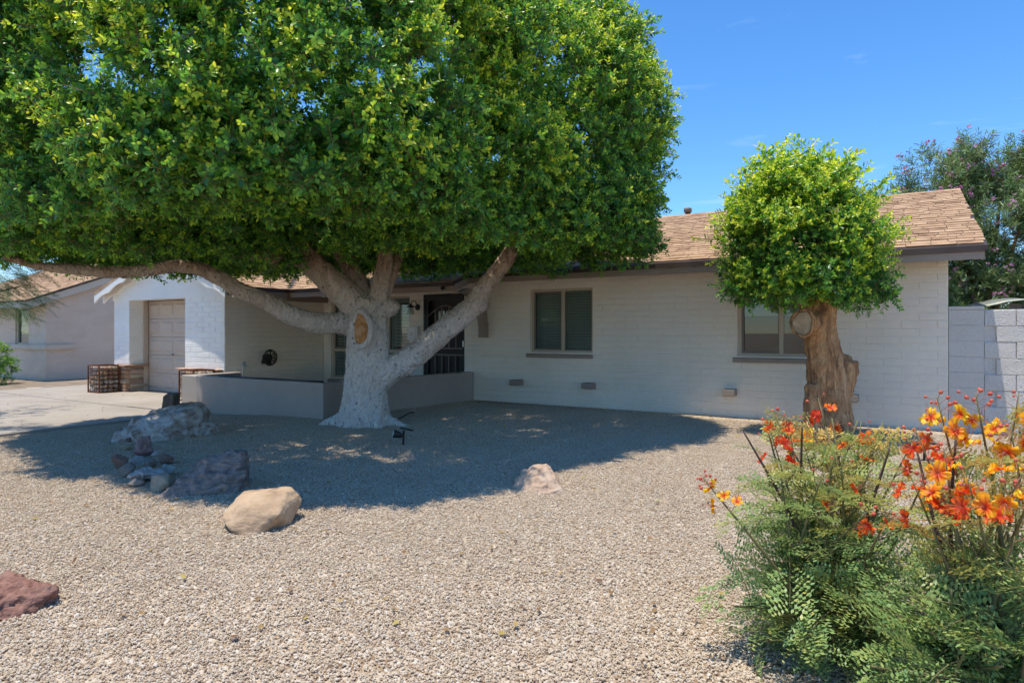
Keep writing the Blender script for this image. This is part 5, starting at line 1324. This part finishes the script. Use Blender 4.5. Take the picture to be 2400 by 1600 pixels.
rock(345, 1132, .34, .12, .24, 'bluegrey', 5, 'pale blue grey flat stone behind the rounded tan stone', pts=18, rough=.04)
rock(395, 1114, .14, .12, .14, 'bluegrey', 6, 'small dark blue stone between the red stone and the slate', pts=12)
rock(388, 1090, .18, .12, .15, 'brown', 7, 'reddish brown wedge stone at the back right of the heap', pts=11, rot=(0, .2, .3))
rock(297, 1118, .16, .14, .16, 'darkgrey', 8, 'grey brown stone at the front left of the heap', pts=13)
rock(280, 1102, .17, .17, .16, 'brown', 9, 'rust brown block stone at the far left of the heap', pts=12)
rock(330, 1090, .24, .09, .18, 'bluegrey', 10, 'light grey slab stone in the middle of the heap', pts=16)
rock(352, 1098, .15, .10, .14, 'darkgrey', 14, 'small brown grey stone in the middle of the heap', pts=12)
rock(341, 1072, .22, .26, .2, 'purple', 11, 'upright purple red stone at the back of the heap', pts=11, rot=(0, .25, .2))
rock(296, 1056, .15, .085, .12, 'tan2', 12, 'low olive brown stone left of the upright purple stone', pts=12)
rock(303, 1036, .10, .07, .1, 'darkwood', 13, 'small dark pointed stone below the long boulder', pts=9)
rock(362, 1072, .12, .08, .1, 'bluegrey', 15, 'small blue grey stone beside the upright purple stone', pts=10)
rock(318, 1142, .16, .07, .14, 'darkgrey', 16, 'flat grey stone at the front of the heap', pts=14)
rock(1262, 1155, .42, .22, .4, 'pink', 17, 'pointed pinkish quartz rock alone on the sunlit gravel', name='boulder', rough=.03,
     verts=[(-.21, 0, -.06), (-.20, .12, .03), (-.05, .20, .15), (.04, .18, .16), (.09, .26, .135), (.24, -.14, -.06), (.0, -.18, -.06), (.13, .0, .08), (-.08, .0, .10), (.17, .25, -.06), (-.14, .2, .10), (.02, -.07, .09)])
rock(45, 1442, .42, .17, .36, 'red', 18, 'red brown ridged rock at the lower left edge', name='boulder', rough=.06,
     verts=[(-.3, .0, -.06), (-.3, .2, .06), (-.12, .08, .07), (.02, .1, .07), (.12, .02, .045), (.155, .04, -.06), (.0, -.15, -.06), (.12, -.06, .07), (-.05, .28, .07), (.1, .3, -.06), (-.2, -.1, .05)])
# dark standing stone at the edge of the driveway
p = at(396, 967, 10.2); me = hull_rock(41, (.11, .11, .2), rough=.02, verts=[(-.13, -.1, -.2), (.09, -.11, -.2), (.1, .11, -.2), (-.12, .12, -.2), (-.06, -.1, .32), (.095, -.09, .35), (.12, .1, .355), (-.05, .1, .34)]); me.materials.append(RM['darkwood'])
o = link('standing_stone', me, None, (p.x, p.y, -.05), (0, R(3), R(40))); rock_modifiers(o, (.3, .3, .5), False, .02, 1); tag(o, 'dark upright stone block at the corner of the driveway', 'rock')
t = thing('garden_valve', 'small black irrigation valve beside the dark upright stone', 'valve', at(421, 962, 10.55) * 1.0)
t.location.z = -.06
MB().tube([(0, 0, -.05), (0, 0, .08)], .02, 8).tube([(-.05, 0, .08), (.05, 0, .08)], .026, 8).build('body', M['black'], t); MB().tube([(0.02, 0, .08), (0.02, 0, .14)], .009, 6).tube([(-.012, 0, .145), (.05, 0, .145)], .008, 6).build('handle', M['black'], t)

# ---------------------------------------------------------- wire cages filled with stones
def gabion(loc, label, sx, sy, h, seed, group):
    t = thing('gabion', label, 'gabion', loc, 0, group); rg = random.Random(seed)
    f = MB(); r = .011
    for x in (0, sx):
        for y in (0, sy): f.box(x - r, x + r, y - r, y + r, 0, h)
    for z in (r, h):
        for y in (0, sy): f.box(r, sx - r, y - r * .9, y + r * .9, z - r, z + r)
        for x in (0, sx): f.box(x - r * .9, x + r * .9, r, sy - r, z - r, z + r)
    f.build('frame', M['rust'], t)
    g = MB(); n = 5
    for i in range(1, n):
        for yy in (0, sy): g.tube([(sx * i / n, yy, 0), (sx * i / n, yy, h)], .0035, 4)
        for xx in (0, sx): g.tube([(xx, sy * i / n, 0), (xx, sy * i / n, h)], .0035, 4)
    m_ = 7
    for i in range(1, m_):
        for yy in (0, sy): g.tube([(0, yy, h * i / m_), (sx, yy, h * i / m_)], .0035, 4)
        for xx in (0, sx): g.tube([(xx, 0, h * i / m_), (xx, sy, h * i / m_)], .0035, 4)
    for i in range(1, n): g.tube([(sx * i / n, 0, h), (sx * i / n, sy, h)], .0035, 4); g.tube([(0, sy * i / n, h), (sx, sy * i / n, h)], .0035, 4)
    g.build('mesh', M['rust'], t)
    cs = .098
    nx, ny, nz = int(sx / cs), int(sy / cs), int(h / cs)
    for iz in range(nz):
        for ix in range(nx):
            for iy in range(ny):
                if 0 < ix < nx - 1 and 0 < iy < ny - 1 and iz < nz - 1: continue
                o = link('stone', rg.choice(GST), t, ((ix + .5) * sx / nx + rg.gauss(0, .006), (iy + .5) * sy / ny + rg.gauss(0, .006), (iz + .5) * (h - .02) / nz), (rg.gauss(0, .4), rg.gauss(0, .4), rg.uniform(0, 6.28)))
    MB().box(.1, sx - .1, .1, sy - .1, .01, h - .1).build('fill', RM['darkgrey'], t)
GST = []
for i, k in enumerate(('tan2', 'grey', 'brown', 'bluegrey', 'tan', 'darkgrey', 'pink')):
    bm = bmesh.new(); bmesh.ops.create_icosphere(bm, subdivisions=2, radius=1); rg_ = random.Random(i)
    for v in bm.verts: q = v.co.copy(); v.co = Vector((q.x * .056, q.y * .052, q.z * .042)) * (1 + .25 * mnoise.noise(q * 1.3 + Vector((i * 5, 0, 0))))
    me = bpy.data.meshes.new('stone'); bm.to_mesh(me); bm.free(); me.polygons.foreach_set('use_smooth', [True] * len(me.polygons)); me.materials.append(RM[k]); GST.append(me)
gabion((-15.16, -2.76, -.046), 'rusty wire cage of river stones at the far garage pier', .45, .42, .59, 1, 'stone filled wire cages')
gabion((-11.62, -2.86, -.038), 'rusty wire cage of stones partly hidden by the low wall', .45, .42, .59, 2, 'stone filled wire cages')

# ---------------------------------------------------------- solar spotlights, loose hose, fallen leaves
def solar(loc, rz, label):
    t = thing('solar_spotlight', label, 'garden light', loc, rz, 'solar spotlights')
    MB().tube([(0, 0, -.08), (0, 0, .0), (0.004, 0, .10), (.006, 0, .16)], [.005, .012, .011, .014], 8).build('stake', M['black'], t)
    MB().tube([(.005, .0, .10), (-.03, 0, .108), (-.06, 0, .118), (-.105, -0.0, .128), (-.11, 0, .129)], [.016, .03, .038, .045, .042], 14).build('lamp_head', M['black'], t)
    MB().tube([(-.1095, 0, .129), (-.113, 0, .13)], .034, 14).build('lens', M['blind'], t)
    m_ = Matrix.Translation((.02, 0, .185)) @ Matrix.Rotation(R(14), 4, 'Y') @ Matrix.Rotation(R(-12), 4, 'X')
    b = MB(); b.box(-.06, .09, -.05, .05, -.012, .0, M=m_); bevel(b.build('panel_housing', M['black'], t), .004)
    MB().box(-.052, .082, -.043, .043, .0005, .002, M=m_).build('solar_cell', M['cell'], t)
M['cell'] = mat('dark_blue_solar_cell', [(.3, (.01, .013, .03)), (.7, (.02, .03, .06))], 30, .2, spec=.6)
p = on_ground(945, 1042); solar(p, YAW + .25, 'black solar spotlight in the shade before the big trunk')
p = on_ground(2166, 1078); solar(p, YAW - .4, 'black solar spotlight on sunlit gravel behind the flowers')
pts = [on_ground(905 + 66 * f, 978 + 9 * math.sin(f * 5)) + Vector((0, 0, .022)) for f in [i_ / 11 for i_ in range(12)]]
tag(MB().tube(pts, .008, 5).build('drip_hose', M['black']), 'short black drip hose lying beside the big trunk', 'hose')
M['dry'] = leafmat('fallen_leaf', [(0, (.16, .08, .04)), (.5, (.34, .21, .09)), (1, (.45, .36, .09))], .2, .7, .1)
b = MB(); rg = random.Random(99)
for i in range(120):
    x, y = rg.uniform(0, 1750), 980 + 520 * rg.random() ** 1.8; p = on_ground(x, y)
    if p.x < -9.9: continue
    leaf_into(b, p + Vector((0, 0, .014)), Vector((rg.gauss(0, 1), rg.gauss(0, 1), rg.gauss(0, .2))), Vector((rg.gauss(0, .4), rg.gauss(0, .4), 1)), .04, .022, rg.random(), .2)
for i in range(160):
    x, y = rg.uniform(-16.9, -10.2), rg.uniform(-8, -2.6)
    leaf_into(b, Vector((x, y, -.045 - (.02 if y < -7.3 else 0))), Vector((rg.gauss(0, 1), rg.gauss(0, 1), .1)), Vector((rg.gauss(0, .3), rg.gauss(0, .3), 1)), .035, .02, rg.random(), .2)
tag(b.build('fallen_leaves', M['dry']), 'dry yellow and brown leaves scattered over the gravel', 'leaves', kind='stuff')
bpy.context.view_layer.update()
